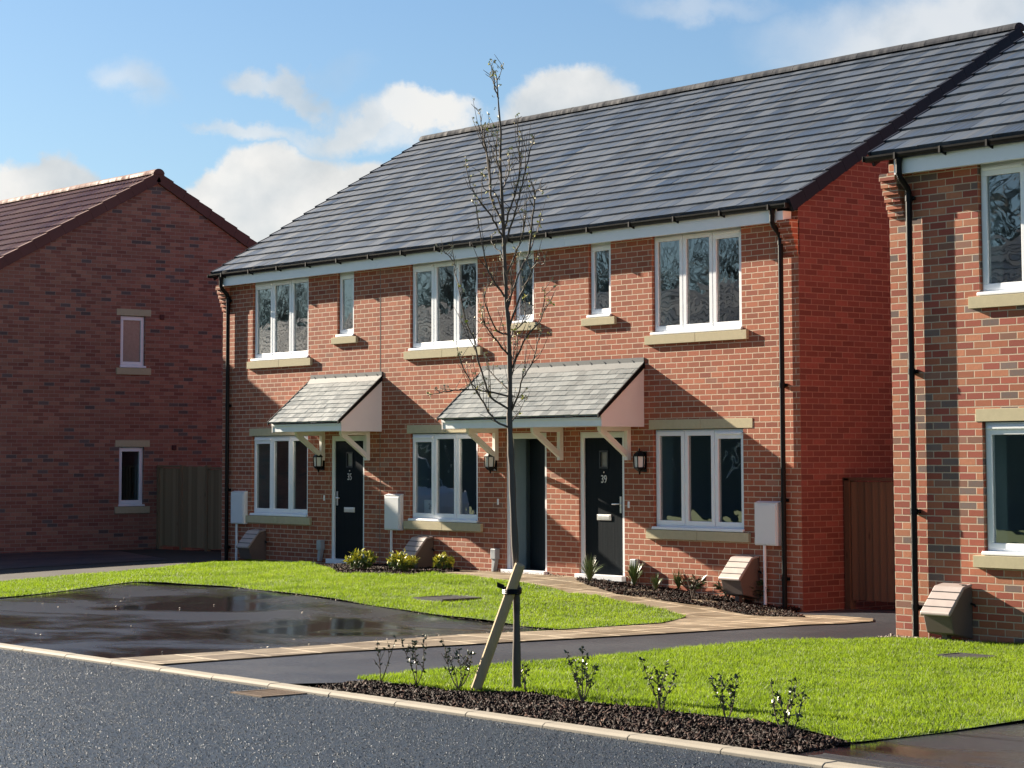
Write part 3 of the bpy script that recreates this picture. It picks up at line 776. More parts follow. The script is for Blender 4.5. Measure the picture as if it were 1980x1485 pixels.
# pantiles
def pantiles(mb, x0, x1, ye, ze, yr, zr, n, tw=.30, amp=.042, sub=10):
    L = math.hypot(yr-ye, zr-ze); sy, sz = (yr-ye)/L, (zr-ze)/L; ny, nz = -sz, sy; g = L/n
    if nz < 0: ny, nz = -ny, -nz
    xs = np.arange(x0, x1 + 1e-6, tw/sub); rn = random.Random(4)
    def P(x, s, h): return (x, ye + s*sy + h*ny, ze + s*sz + h*nz)
    for i in range(n):
        s0, s1 = i*g, (i+1)*g + .03
        hs = [amp*abs(math.sin(math.pi*(x - x0)/(tw*.5)))**.8 * (1.0) for x in xs]
        lo = [mb.pt(P(x, s0, h + .03)) for x, h in zip(xs, hs)]; hi = [mb.pt(P(x, s1, h + .002)) for x, h in zip(xs, hs)]; un = [mb.pt(P(x, s0, h + .002)) for x, h in zip(xs, hs)]; l2 = [mb.pt(P(x, s0, h + .03)) for x, h in zip(xs, hs)]
        for k in range(len(xs)-1):
            if k % sub == 0: mb.ct = rn.random()
            mb.face([lo[k], lo[k+1], hi[k+1], hi[k]]); mb.face([un[k], un[k+1], l2[k+1], l2[k]])
mb = MB(); pantiles(mb, L3, 0.0, yf - .25, ze3 + .06 - .25*sl3, ym, zap, 15); pantiles(mb, L3, 0.0, yb + .25, ze3 + .06 - .25*sl3, ym, zap, 15)
roof = mb.build('roof', M['pantile'], H3, smooth=True)
ridge_tiles(roof, L3, .07, ym, zap + .02, .13, M['ridge_red'])
mb = MB(); verge_caps(mb, -.02, .06, yf - .25, ze3 + .06 - .25*sl3, ym, zap, 15, .15, .06)
mb.build('verge', M['ridge_red'], roof)
q = MB(); q.prism([(ym - .24, zap - .20), (ym, zap - .10), (ym + .24, zap - .20), (ym + .09, zap + .07), (ym - .09, zap + .07)], 'x', -.015, .057); q.build('ridge_end', M['ridge_red'], roof)
mb = MB()
n = 15; y0, z0 = yb + .25, ze3 + .06 - .25*sl3
Lr = math.hypot(ym - y0, zap - z0); sy, sz = (ym - y0)/Lr, (zap - z0)/Lr; ny, nz = sz, -sy; g = Lr/n
for i in range(n):
    s0, s1 = i*g - .012, (i+1)*g - .016
    Q = lambda s, h: (y0 + s*sy + h*ny, z0 + s*sz + h*nz)
    mb.prism([Q(s0, .072), Q(s1, .05), Q(s1, -.142), Q(s0, -.15)], 'x', -.02, .06)
mb.build('verge', M['ridge_red'], roof)

# low garage in front of the left house, just outside the frame; its shadow lies over the side path
GA = thing('brick_garage', 'low flat roofed brick garage in front of the left house, just past the left edge', 'garage', (-6.6, -6.3, 0))
mb = MB(); wall_plane(mb, ident, -5.2, 0, -.3, 2.75, [(-4.2, -1.4, -.1, 2.1)]); mb.poly([(0, 0, -.3), (0, 4.0, -.3), (0, 4.0, 2.75), (0, 0, 2.75)]); mb.poly([(-5.2, 0, -.3), (-5.2, 4.0, -.3), (-5.2, 4.0, 2.75), (-5.2, 0, 2.75)]); mb.poly([(-5.2, 4.0, -.3), (0, 4.0, -.3), (0, 4.0, 2.75), (-5.2, 4.0, 2.75)])
mb.build('wall', M['brick_left'], GA)
mb = MB(); mb.box(-5.3, .08, -.1, 4.05, 2.75, 2.88); mb.build('roof', M['lead'], GA, bevel=.01)
mb = MB()
for k in range(11): mb.box(-4.2, -1.4, .06, .10, -.1 + .2*k + .006, -.1 + .2*(k+1) - .006)
mb.build('garage_door', M['white_paint'], GA)
# ------------------------------------------------------------------ fences
def boards(mb, x0, x1, z0, z1, y, bw=.105, th=.024, seed=1):
    rn = random.Random(seed); x = x0
    while x < x1 - .02:
        b = min(x + bw, x1); mb.ct = rn.random(); t = th + rn.uniform(0, .006); dz = rn.uniform(-.006, .006)
        mb.prism([(x, y), (b - .009, y), (b - .009, y - t*.4), (x, y - t - .006)], 'z', z0 + dz, z1 + dz); x += bw - .004
fz = .08
F1 = thing('board_fence', 'weathered grey brown board fence and gate between the left gable and terrace', 'fence', (-6.2, 2.25, fz))
mb = MB(); boards(mb, .14, .95, .06, 1.62, 0, seed=2); mb.ct = .3; mb.box(.14, .95, .0, .05, .3, .4); mb.box(.14, .95, .0, .05, 1.3, 1.4); mb.build('fence_panel', M['fence'], F1)
mb = MB(); boards(mb, 2.02, 6.1, .05, 1.60, 0, seed=3); mb.ct = .3; mb.box(2.02, 6.1, .0, .05, .3, .4); mb.build('fence_panel', M['fence'], F1)
mb = MB(); boards(mb, 1.06, 1.92, .05, 1.66, -.02, seed=4, bw=.12); mb.build('gate_leaf', M['fence'], F1)
for x in (.06, .98, 1.96, 3.9):
    mb = MB(); mb.ct = .2; mb.box(x - .045, x + .045, -.05, .05, -.2, 1.68); mb.build('post', M['fence'], F1, bevel=.005)
mb = MB(); mb.ct = .15; mb.box(.02, .95, -.055, .03, 1.635, 1.672); mb.box(2.0, 6.1, -.055, .03, 1.61, 1.645); mb.build('cap_rail', M['fence'], F1)
F2 = thing('timber_gate', 'red brown close boarded gate in the passage beside the right house', 'gate', (14.14, .80, -.05))
mb = MB(); boards(mb, .13, 1.35, .12, 1.63, 0, bw=.125, seed=6); mb.ct = .3; mb.box(.13, 1.35, .002, .05, .35, .45); mb.box(.13, 1.35, .002, .05, 1.3, 1.4); mb.build('gate_leaf', M['gate'], F2)
mb = MB(); boards(mb, 1.46, 3.88, .12, 1.63, 0, bw=.125, seed=7); mb.build('fence_panel', M['gate'], F2)
for x in (.06, 1.405):
    mb = MB(); mb.ct = .1; mb.box(x - .05, x + .05, -.05, .05, -.2, 1.68); mb.build('post', M['gate'], F2, bevel=.005)
mb = MB(); mb.ct = .1; mb.box(.0, 3.9, -.05, .04, 1.645, 1.685); mb.build('cap_rail', M['gate'], F2)

# ------------------------------------------------------------------ ground
G = lambda L, ymax=None: [(x, min(y, ymax) if ymax is not None else y) for x, y in (gp(u, v) for u, v in L)]
KY0, KY1 = -10.47, -10.335          # outer and inner face of the kerb
big = MB(); big.poly([(-900, -900, -.32), (900, -900, -.32), (900, 900, -.32), (-900, 900, -.32)]); tag(big.build('ground', M['soil']), kind='structure')
sheet('yard', [(-16, KY1), (26, KY1), (26, 9), (-16, 9)], M['soil'], -.06, step=.6)
rd = MB(); rd.poly([(-120, -18.2, -.022), (120, -18.2, -.022), (120, KY0 + .02, -.022), (-120, KY0 + .02, -.022)]); tag(rd.build('road', M['road']), kind='structure')
def aggregate():
    poly = [(12, KY0 - .005), (26.5, KY0 - .005), (25.5, -13.6), (21.5, -15.6), (19.0, -14.6)]
    n = int(parea(poly)*5200); q = sample(poly, n); s = rng.uniform(.003, .0075, n)*(.6 + .7*rng.random(n)); h = s*rng.uniform(.5, 1.3, n); a0 = rng.uniform(0, 6.28, n)
    c = [np.stack([q[:, 0] + s*np.cos(a0 + k*1.571 + rng.normal(0, .3, n)), q[:, 1] + s*np.sin(a0 + k*1.571 + rng.normal(0, .3, n)), np.full(n, -.024)], 1) for k in range(4)]
    c.append(np.stack([q[:, 0] + rng.normal(0, .4, n)*s, q[:, 1] + rng.normal(0, .4, n)*s, -.024 + h], 1))
    V = np.stack(c, 1).reshape(-1, 3); T = (np.arange(n)[:, None, None]*5 + np.array([(0, 1, 4), (1, 2, 4), (2, 3, 4), (3, 0, 4)])[None]).reshape(-1, 3)
    tag(np_mesh('road_aggregate', V, T, M['road_stone'], np.repeat(rng.random(n), 5)), 'pale and dark stones standing in the fresh asphalt of the road', kind='stuff')
vg = MB(); vg.poly([(-120, -60, -.012), (120, -60, -.012), (120, -18.2, -.012), (-120, -18.2, -.012)]); tag(vg.build('verge_ground', M['lawn']), kind='structure')
kb = MB(); x = -24.0; rn = random.Random(5)
while x < 30:
    kb.ct = rn.random(); dz = rn.uniform(-.002, .002); dy = rn.uniform(-.002, .002)
    kb.prism([(KY0 + dy, -.2), (KY0 + dy, -.004 + dz), (KY0 + dy + .022, .012 + dz), (KY1 + dy, .014 + dz), (KY1 + dy, -.2)], 'x', x + .003, x + .912); x += .915
tag(kb.build('kerb', M['kerb'], bevel=.004), kind='structure')

tipD = gp(1083, 1219.6); cB = gp(260, 1126)
lawn_low = G([(979, 1208), (898, 1198), (785, 1182), (640, 1160), (467, 1138)])
bayL = (cB[0] + (4.59 - 3.51)/2.77*(cB[1] - KY1), KY1)
strip_up = G([(898, 1227.5), (640, 1247.5), (181, 1277)])
bay = [bayL, (strip_up[2][0], KY1), strip_up[1], strip_up[0], (tipD[0] + .02, tipD[1] - .02), tipD, *lawn_low, cB]
bay = [(x, y) for x, y in bay]
sheet('parking_bay', bay, M['tarmac'], .002, step=.5)
lawn_up = G([(1280, 1206.5), (1326.5, 1194.4), (1262.6, 1178.5), (1156, 1154), (1100, 1148), (1076, 1140), (979, 1125.6), (834, 1109.5), (789, 1113.5), (652, 1110)], -.03)
lawn_left = G([(614, 1094.5), (585, 1090), (480, 1087), (427, 1088)], -.06)
lawn_far = G([(318, 1098), (193, 1110.5), (0, 1127.5)])
far_end = (lawn_far[2][0] + 1.5, KY1)
back_lawn = [tipD, *lawn_up, *lawn_left, *lawn_far, far_end, bayL, cB, *lawn_low[::-1]]
def lbump(x, y): return .006 + .007*np.sin(1.7*x + .6)*np.cos(2.1*y) + .005*np.sin(4.1*x + 2*y)
drive_edge = G([(277, 1288), (640, 1262), (963, 1243.6), (1280, 1226), (1560, 1208.7), (1633, 1206.4), (1688, 1202)])
front_top = G([(688.5, 1314.7), (850, 1298.6), (1028, 1285.6), (1280, 1264.6), (1284.5, 1259), (1489, 1243), (1716, 1235.5)])
front_top = G([(688.5, 1314.7), (850, 1298.6), (1028, 1285.6), (1180, 1271), (1284.5, 1260), (1489, 1244), (1700, 1237)])
mul_tip = gp(655, 1327)
drv = [(drive_edge[0][0] - .5, KY1), (front_top[0][0] - .2, KY1), *[(x + .15, y) for x, y in front_top], (18.03, -2.6), (18.03, .78), (14.14, .78), (14.14, -1.0), *drive_edge[::-1]]
sheet('drive', drv, M['drive'], -.006, step=.5)
mul2 = G([(1555, 1194.5), (1495, 1193.6), (1425, 1186.6), (1355, 1172.7), (1262.6, 1157.6), (1193, 1149.5), (1116, 1126)], -.05)
gl = G([(1688, 1197)])[0]
path = [(strip_up[2][0], KY1), (drive_edge[0][0], KY1), *drive_edge[1:], gl, (14.15, -.75), (14.15, -.05), (14.1, -.012), (6.4, -.012), *lawn_up[7:5:-1]]
path += [*lawn_up[5::-1], tipD, strip_up[0], strip_up[1]]
sheet('path', path, M['paving'], .008, step=.5)
# lawns: mound, then blades
sheet('lawn', back_lawn, M['lawn'], .012, step=.35, bump=lbump)
fr_right = [(19.5, -2.64), (23.6, -2.64), (23.75, -5.0), *G([(1980, 1397.7), (1816, 1420), (1648, 1439.5)])]
mul_edge = G([(1580, 1422.7), (1443.6, 1395.5), (1307, 1382), (1193.6, 1366), (1080, 1354.5), (1011.7, 1342), (866, 1339), (818, 1332.5), (721, 1321)])
front_lawn = [*front_top, *fr_right, *mul_edge]
sheet('lawn', front_lawn, M['lawn'], .012, step=.35, bump=lbump)
front_bed = [mul_tip, *mul_edge[::-1], *G([(1648, 1441)]), (G([(1650, 1446)])[0][0], KY1 + .01), (mul_tip[0] - .02, KY1 + .01)]
def bbump(x, y): return -.008 + .012*np.sin(5*x)*np.cos(6*y)
sheet('flower_bed', front_bed, M['soil'], .0, step=.25, bump=bbump)
bed_left = [(4.42, -.012), (6.9, -.012), *G([(890, 1106), (834, 1109.5), (789, 1113.5), (652, 1110.5), (614, 1095)], -.05)]
bed_right = [(9.70, -.012), (14.12, -.012), (14.2, -.3), *mul2]
sheet('flower_bed', bed_left, M['soil'], .012, step=.25, bump=bbump); sheet('flower_bed', bed_right, M['soil'], .012, step=.25, bump=bbump)
rdrv = [(fr_right[5][0] - .1, KY1), *[(x - .05, y) for x, y in fr_right[:2:-1]], (23.7, -5), (30, -5), (30, KY1)]
sheet('driveway', rdrv, M['tarmac'], .004, step=.6)
side_t = G([(0, 1081), (225, 1066), (327, 1082), (204.5, 1089), (0, 1101)])
sheet('side_path', [(-6.15, -10.3), (-6.15, 2.2), (-.05, 2.2), (-.05, .0), (.2, -.3), *[(x, y - .15) for x, y in lawn_far], far_end], M['side_paving'], -.004, step=.6)
sheet('side_drive', [(-6.18, side_t[0][1] - 6), (-6.18, 1.2), side_t[2], side_t[3], side_t[4], (side_t[4][0] + 1.2, side_t[4][1] - 3)], M['drive'], .006, step=.6)

def sample(poly, n):
    P = np.array(poly); lo, hi = P.min(0), P.max(0); out = []
    tot = 0
    while tot < n:
        q = rng.uniform(lo, hi, (n*2, 2)); q = q[inside(q, P)]; out.append(q); tot += len(q)
    return np.concatenate(out)[:n]
def parea(poly):
    P = np.array(poly); return abs(np.sum(P[:, 0]*np.roll(P[:, 1], -1) - P[:, 1]*np.roll(P[:, 0], -1)))/2

def grass(poly, dens, hmin, hmax, label, lift=.012, keep=None):
    n = int(parea(poly)*dens); q = sample(poly, n)
    for cx, cy, rx, ry in (keep or []): q = q[((q[:, 0]-cx)/rx)**2 + ((q[:, 1]-cy)/ry)**2 > 1]
    n = len(q)
    clump = .5 + .5*np.sin(q[:, 0]*9 + 3*np.sin(q[:, 1]*7))*np.sin(q[:, 1]*8 + 2*np.sin(q[:, 0]*5))
    pat = np.sin(q[:, 0]*1.7 + 2*np.sin(q[:, 1]*1.3))*np.sin(q[:, 1]*2.3 + 1.5*np.sin(q[:, 0]*.9)); h = rng.uniform(hmin, hmax, n)*(.62 + .5*clump + .18*pat)
    a = rng.uniform(0, 2*np.pi, n); w = rng.uniform(.003, .0062, n); lean = rng.normal(0, .5, (n, 2))*h[:, None]
    z = H(q[:, 0], q[:, 1]) + lift + lbump(q[:, 0], q[:, 1]) - .004
    b0 = np.stack([q[:, 0] - np.cos(a)*w, q[:, 1] - np.sin(a)*w, z], 1); b1 = np.stack([q[:, 0] + np.cos(a)*w, q[:, 1] + np.sin(a)*w, z], 1)
    tip = np.stack([q[:, 0] + lean[:, 0], q[:, 1] + lean[:, 1], z + h], 1)
    V = np.stack([b0, b1, tip], 1).reshape(-1, 3); T = np.arange(3*n).reshape(-1, 3)
    return tag(np_mesh('grass', V, T, M['grass'], np.repeat(np.clip(rng.normal(.5, .25, n), 0, 1), 3)), label, kind='stuff')
cov1, cov2 = gp(865, 1161), gp(1872, 1275)
grass(back_lawn, 3400, .02, .048, 'bright green mown grass in front of the terrace', keep=[(cov1[0], cov1[1], .42, .42)])
grass(front_lawn, 5600, .02, .050, 'bright green mown grass behind the young tree', keep=[(cov2[0], cov2[1], .3, .2)])

def chips(poly, dens, lift, smin, smax, mt, name, label, flat=.5, zoff=None):
    n = int(parea(poly)*dens); q = sample(poly, n)
    L = rng.uniform(smin, smax, n); Wd = L*rng.uniform(.2, .5, n); Th = L*rng.uniform(.04, .11, n)
    ang = rng.uniform(0, 2*np.pi, n); tx = rng.normal(0, flat, n); ty = rng.normal(0, flat, n)
    z = H(q[:, 0], q[:, 1]) + lift + rng.uniform(0, .018, n)
    if zoff is not None: z = z + zoff(q[:, 0], q[:, 1])
    ax = np.stack([np.cos(ang)*np.cos(tx), np.sin(ang)*np.cos(tx), np.sin(tx)], 1)*L[:, None]/2
    ay = np.stack([-np.sin(ang)*np.cos(ty), np.cos(ang)*np.cos(ty), np.sin(ty)], 1)*Wd[:, None]/2
    az = np.cross(ax, ay); az /= np.linalg.norm(az, axis=1)[:, None] + 1e-9; az *= Th[:, None]/2
    c = np.stack([q[:, 0], q[:, 1], z], 1)
    V = np.stack([c + sx*ax*(1 if sy > 0 else .8) + sy*ay + sz*az for sz in (-1, 1) for sx, sy in ((-1, -1), (1, -1), (1, 1), (-1, 1))], 1).reshape(-1, 3)
    F = np.array([(0, 3, 2, 1), (4, 5, 6, 7), (0, 1, 5, 4), (1, 2, 6, 5), (2, 3, 7, 6), (3, 0, 4, 7)])
    F = (np.arange(n)[:, None, None]*8 + F[None]).reshape(-1, 4)
    return tag(np_mesh(name, V, F, mt, np.repeat(rng.random(n)**1.4, 8), nper=4), label, kind='stuff')
chips(front_bed, 3000, .006, .02, .075, M['chip'], 'bark_mulch', 'dark brown bark mulch along the kerb under the young tree', zoff=bbump)
chips(bed_left, 1800, .008, .02, .07, M['chip'], 'bark_mulch', 'dark bark mulch under the yellow green bushes', zoff=bbump)
chips(bed_right, 2000, .008, .02, .07, M['chip'], 'bark_mulch', 'dark bark mulch at the foot of the terrace beside the path', zoff=bbump)
grav = [(18.0, -2.9), (20.5, -2.9), (20.5, -2.62), (18.0, -2.62)]
chips(grav, 420, .01, .02, .05, M['gravel'], 'gravel', 'pale loose stones at the foot of the right house', flat=.5)
chips([(7.7, -.28), (9.7, -.28), (9.7, -.02), (7.7, -.02)], 160, .012, .015, .035, M['gravel'], 'gravel', 'pale loose stones along the door step of the open door', flat=.5)
deb = chips([tipD, *lawn_low, (lawn_low[-1][0], lawn_low[-1][1] - .12), *[(x, y - .12) for x, y in lawn_low[::-1]], (tipD[0], tipD[1] - .12)], 120, .004, .01, .03, M['gravel'], 'gravel', 'crumbs of soil and stone along the parking bay edge', flat=.5)
chips(bay, 1.0, .002, .015, .035, M['gravel'], 'gravel', 'a few loose stones scattered on the wet parking bay', flat=.5)
chips([strip_up[2], strip_up[1], strip_up[0], tipD, (tipD[0] - .08, tipD[1] - .1), (strip_up[0][0] - .12, strip_up[0][1]), (strip_up[1][0] - .12, strip_up[1][1])], 90, .004, .012, .035, M['gravel'], 'gravel', 'small stones along the paving edge of the parking bay', flat=.5)

aggregate()
# ------------------------------------------------------------------ covers and drains
def cover(name, label, cat, u, v, lx, ly, nx, lift, mt, rz=0, rot=0):
    x, y = gp(u, v); r = thing(name, label, cat, (x, y, float(H(x, y)) + lift), rz)
    f = MB(); f.ring(-lx/2, lx/2, -ly/2, ly/2, .035, 0, 0)
    f = MB(lambda a, b, c: (a, b, c)); e = .03
    for q in ((-lx/2, lx/2, -ly/2, -ly/2 + e), (-lx/2, lx/2, ly/2 - e, ly/2), (-lx/2, -lx/2 + e, -ly/2 + e, ly/2 - e), (lx/2 - e, lx/2, -ly/2 + e, ly/2 - e)): f.box(*q, -.06, .012)
    f.build('frame', mt, r)
    p = MB(); n = nx
    for k in range(n):
        a = -lx/2 + e + (lx - 2*e)*k/n; p.box(a + .004, a + (lx - 2*e)/n - .004, -ly/2 + e, ly/2 - e, -.05, .006)
    p.box(-lx/2 + e, lx/2 - e, -ly/2 + e, ly/2 - e, -.055, -.03)
    p.build('lid', mt, r); return r
cover('inspection_cover', 'dark round edged chamber cover set in the lawn before the terrace', 'manhole cover', 865, 1161, .62, .62, 12, .03, M['iron'])
cover('inspection_cover', 'small dark chamber cover sunk in the lawn before the right house', 'manhole cover', 1872, 1275, .5, .32, 6, .028, M['iron'])
cover('access_cover', 'flat dark cover at the tip of the wet parking bay', 'manhole cover', 948, 1215, .6, .45, 2, -.004, M['iron'])
x, y = gp(505, 1337)
def gully():
    r = thing('gully_grate', 'rusty dark gully grate in the road against the kerb', 'drain', (x, KY0 - .24, -.024))
    f = MB()
    for q in ((-.24, .24, -.22, -.19), (-.24, .24, .19, .22), (-.24, -.21, -.19, .19), (.21, .24, -.19, .19)): f.box(*q, -.05, .012)
    f.build('frame', M['rust'], r)
    g = MB()
    for k in range(9): g.box(-.205 + .046*k, -.178 + .046*k, -.19, .19, -.05, .008)
    g.box(-.21, .21, -.012, .012, -.05, .007); g.build('grate', M['rust'], r)
M['rust'] = plain('rusty_iron', (.14, .095, .06), .65, .3, var=.5, nscale=14)
gully()
dx = gp(1640, 1452)[0] + .05
cd = thing('channel_drain', 'dark slotted channel drain along the kerb at the right driveway', 'drain', (dx, KY1 + .14, .002))
f = MB(); f.box(0, 4.5, -.075, -.06, -.05, .012); f.box(0, 4.5, .06, .075, -.05, .012); f.build('frame', M['iron'], cd)
g = MB(); [g.box(.01 + .03*k, .03 + .03*k, -.06, .06, -.05, .008) for k in range(149)]; g.build('grate', M['iron'], cd)
# ------------------------------------------------------------------ meter housings on the ground
gas_box(1.295, 0, .13, 'brown meter box below the white wall box nearest the board fence')
gas_box(6.095, 0, .14, 'brown meter box standing behind the yellow green bushes')
gas_box(13.185, 0, .07, 'brown meter box among the dark leaved plants beside the terrace corner')
gas_box(18.90, -2.6, .04, 'brown meter box on a post against the right house')

# ------------------------------------------------------------------ plants
def leaf(mb, p, d, n, L, w):
    """pointed leaf folded a little along its midrib"""
    p, d, n = np.array(p), np.array(d), np.array(n); d = d/(np.linalg.norm(d) + 1e-9); s = np.cross(d, n); s /= np.linalg.norm(s) + 1e-9; up = np.cross(s, d)
    a = mb.pt(p); b = mb.pt(p + d*L*.45 + s*w/2 + up*w*.18); c = mb.pt(p + d*L); e = mb.pt(p + d*L*.45 - s*w/2 + up*w*.18); m_ = mb.pt(p + d*L*.5)
    mb.face([a, b, m_]); mb.face([b, c, m_]); mb.face([c, e, m_]); mb.face([e, a, m_])

def rvec(rn): 
    v = np.array([rn.gauss(0, 1), rn.gauss(0, 1), rn.gauss(0, 1)]); return v/np.linalg.norm(v)

def bushy(u, v, w, h, n, label, seed, name='variegated_bush', yellow=.6):
    rn = random.Random(seed); x, y = gp(u, v); r = thing(name, label, 'bush', (x, y, float(H(x, y)) + .02), 0, 'yellow green bushes at the foot of the terrace')
    sm, lm = MB(), MB()
    tips = []
    for k in range(16):
        a = rn.uniform(0, 6.28); rr = w/2*math.sqrt(rn.random()); hh = h*(1 - .45*(rr/(w/2))**2)*rn.uniform(.8, 1.05)
        t = np.array([rr*math.cos(a), rr*math.sin(a), hh]); sm.tube([(t[0]*.15, t[1]*.15, -.02), (t[0]*.6, t[1]*.6, hh*.5), tuple(t)], [.006, .005, .002], 5); tips.append(t)
    for k in range(n):
        t = rn.choice(tips); q = rn.random()**.6; p = t*np.array([.45 + .55*q, .45 + .55*q, q]) + np.array([rn.gauss(0, .018), rn.gauss(0, .018), rn.gauss(0, .012)])
        lm.cur = 1 if (q > .62 and rn.random() < yellow + .2) else 0
        d = rvec(rn) + np.array([0, 0, .7]); leaf(lm, p, d, rvec(rn), rn.uniform(.05, .085), rn.uniform(.026, .042))
    sm.build('stem', M['stem'], r); lm.build('foliage', [M['leaf_mid'], M['leaf_yellow']], r, recalc=False); return r
M['leaf_mid'] = plain('mid_green_leaf', (.09, .14, .03), .4, .5, var=.5, nscale=30)
bushy(697, 1103, .46, .30, 520, 'yellow green bush in front of the door numbered 35', 1)
bushy(776, 1106, .50, .29, 560, 'yellow green bush below the lid of a brown meter box', 2)
bushy(857, 1104, .30, .24, 340, 'yellow green bush standing alone left of the open door', 3)
bushy(922, 1101, .22, .11, 160, 'low dark green tuft beside the step of the open door', 4, 'low_bush', -.2)

def strap(u, v, h, n, label, seed):
    rn = random.Random(seed); x, y = gp(u, v); r = thing('strap_leaved_plant', label, 'plant', (x, y, float(H(x, y)) + .03), 0, 'young plants in the bark bed by the path')
    mb = MB()
    for k in range(n):
        a = rn.uniform(0, 6.28); L = h*rn.uniform(.7, 1.15); out = rn.uniform(.2, .95); w = rn.uniform(.006, .011); s = np.array([-math.sin(a), math.cos(a), 0])*w
        pr = []
        for j in range(5):
            t = j/4; rr = L*out*t*.8; z = L*(t*1.25 - out*.75*t*t); pr.append(np.array([rr*math.cos(a), rr*math.sin(a), z]))
        for j in range(4):
            k0, k1 = 1 - .9*(j/4)**2, 1 - .97*((j+1)/4)**2
            mb.poly([pr[j] - s*k0, pr[j] + s*k0, pr[j+1] + s*k1, pr[j+1] - s*k1])
    mb.build('foliage', M['leaf_blade'], r, recalc=False); return r
strap(1140, 1128, .34, 110, 'arching strap leaved plant at the left side of the step of door 39', 11)
strap(1226, 1135, .32, 110, 'arching strap leaved plant under the grey box beside door 39', 12)
strap(1268, 1145, .22, 60, 'small strap leaved plant in front of the right terrace window', 13)
strap(1312, 1143, .27, 60, 'upright strap leaved plant behind a broad leaved plant', 14)

def broad(u, v, w, h, n, label, seed):
    rn = random.Random(seed); x, y = gp(u, v); r = thing('broad_leaved_plant', label, 'plant', (x, y, float(H(x, y)) + .03), 0, 'young plants in the bark bed by the path')
    sm, lm = MB(), MB()
    for k in range(9):
        a = rn.uniform(0, 6.28); t = np.array([w/2*rn.uniform(.2, 1)*math.cos(a), w/2*rn.uniform(.2, 1)*math.sin(a), h*rn.uniform(.5, 1)])
        sm.tube([(0, 0, -.02), tuple(t*np.array([.5, .5, .6])), tuple(t)], [.006, .005, .003], 5)
        for j in range(n//9):
            q = rn.uniform(.45, 1.0); p = t*q; d = np.array([math.cos(a) + rn.gauss(0, .8), math.sin(a) + rn.gauss(0, .8), rn.uniform(-.3, .7)])
            leaf(lm, p, d, rvec(rn)*.4 + np.array([0, 0, 1.0]), rn.uniform(.08, .14), rn.uniform(.032, .052))
    sm.build('stem', M['stem'], r); lm.build('foliage', M['leaf_dark'], r, recalc=False); return r
broad(1338, 1156, .40, .28, 90, 'dark broad leaved plant below the right terrace window', 21)
broad(1408, 1162, .38, .27, 72, 'dark broad leaved plant in front of a brown meter box', 22)
broad(1468, 1167, .36, .26, 72, 'dark broad leaved plant under the white conduit at the terrace corner', 23)

def twiggy(u, v, h, spread, ns, nl, label, seed, lean=0):
    rn = random.Random(seed); x, y = gp(u, v); r = thing('twiggy_shrub', label, 'shrub', (x, y, float(H(x, y)) + .02), 0, 'newly planted shrubs along the kerb')
    sm, lm = MB(), MB()
    for k in range(ns):
        f = (k + .5)/ns*2 - 1 + rn.uniform(-.15, .15); dep = rn.uniform(-.4, .4)
        d = RT*(f*spread + lean) + FW*dep*spread*.6; L = h*rn.uniform(.85, 1.22)
        pts = []; w1 = rn.uniform(-.02, .02)
        for j in range(7):
            t = j/6; c = d*(t**.75)*1.0 + RT*w1*math.sin(t*5) ; pts.append(np.array([c[0], c[1], L*t]))
        sm.tube(pts, [.0055*(1 - .7*j/6) for j in range(7)], 5)
        for tw in range(3):
            t = rn.uniform(.35, .8); i = int(t*6); p = pts[i]; dd = RT*rn.uniform(-.07, .07) + FW*rn.uniform(-.05, .05) + np.array([0, 0, rn.uniform(.05, .10)])
            sm.tube([p, p + dd*.6, p + dd], [.003, .0025, .0015], 4)
            for q in range(max(2, nl//8)): leaf(lm, p + dd*rn.uniform(.3, 1), rvec(rn) + np.array([0, 0, .3]), rvec(rn), rn.uniform(.022, .036), rn.uniform(.014, .022))
        for q in range(nl):
            t = 1 - rn.random()**1.3*.72; i = min(5, int(t*6)); fr = t*6 - i; p = pts[i]*(1-fr) + pts[i+1]*fr
            leaf(lm, p, rvec(rn) + np.array([0, 0, .35]), rvec(rn), rn.uniform(.024, .042), rn.uniform(.015, .026))
    sm.build('stem', M['stem'], r); lm.build('foliage', M['leaf_dark'], r, recalc=False); return r
twiggy(735, 1326, .36, .13, 2, 12, 'sparse twiggy shrub leaning right at the left tip of the bark bed', 31, .07)
twiggy(806, 1331, .40, .14, 3, 26, 'twiggy shrub second from the left tip of the bark bed', 32)
twiggy(886, 1338, .35, .17, 5, 20, 'many stemmed twiggy shrub just left of the leaning stake', 33)
twiggy(1014, 1342, .17, .04, 2, 8, 'tiny twiggy shrub close beside the young tree trunk', 34)
twiggy(1126, 1362, .34, .13, 5, 24, 'upright twiggy shrub right of the young tree', 35)
twiggy(1278, 1388, .34, .15, 4, 24, 'twiggy shrub with a tall left stem midway along the right bark bed', 36)
twiggy(1405, 1402, .30, .14, 4, 26, 'bushy low twiggy shrub second from the right driveway', 37)
twiggy(1523, 1434, .34, .17, 5, 24, 'wide open twiggy shrub nearest the right driveway', 38)

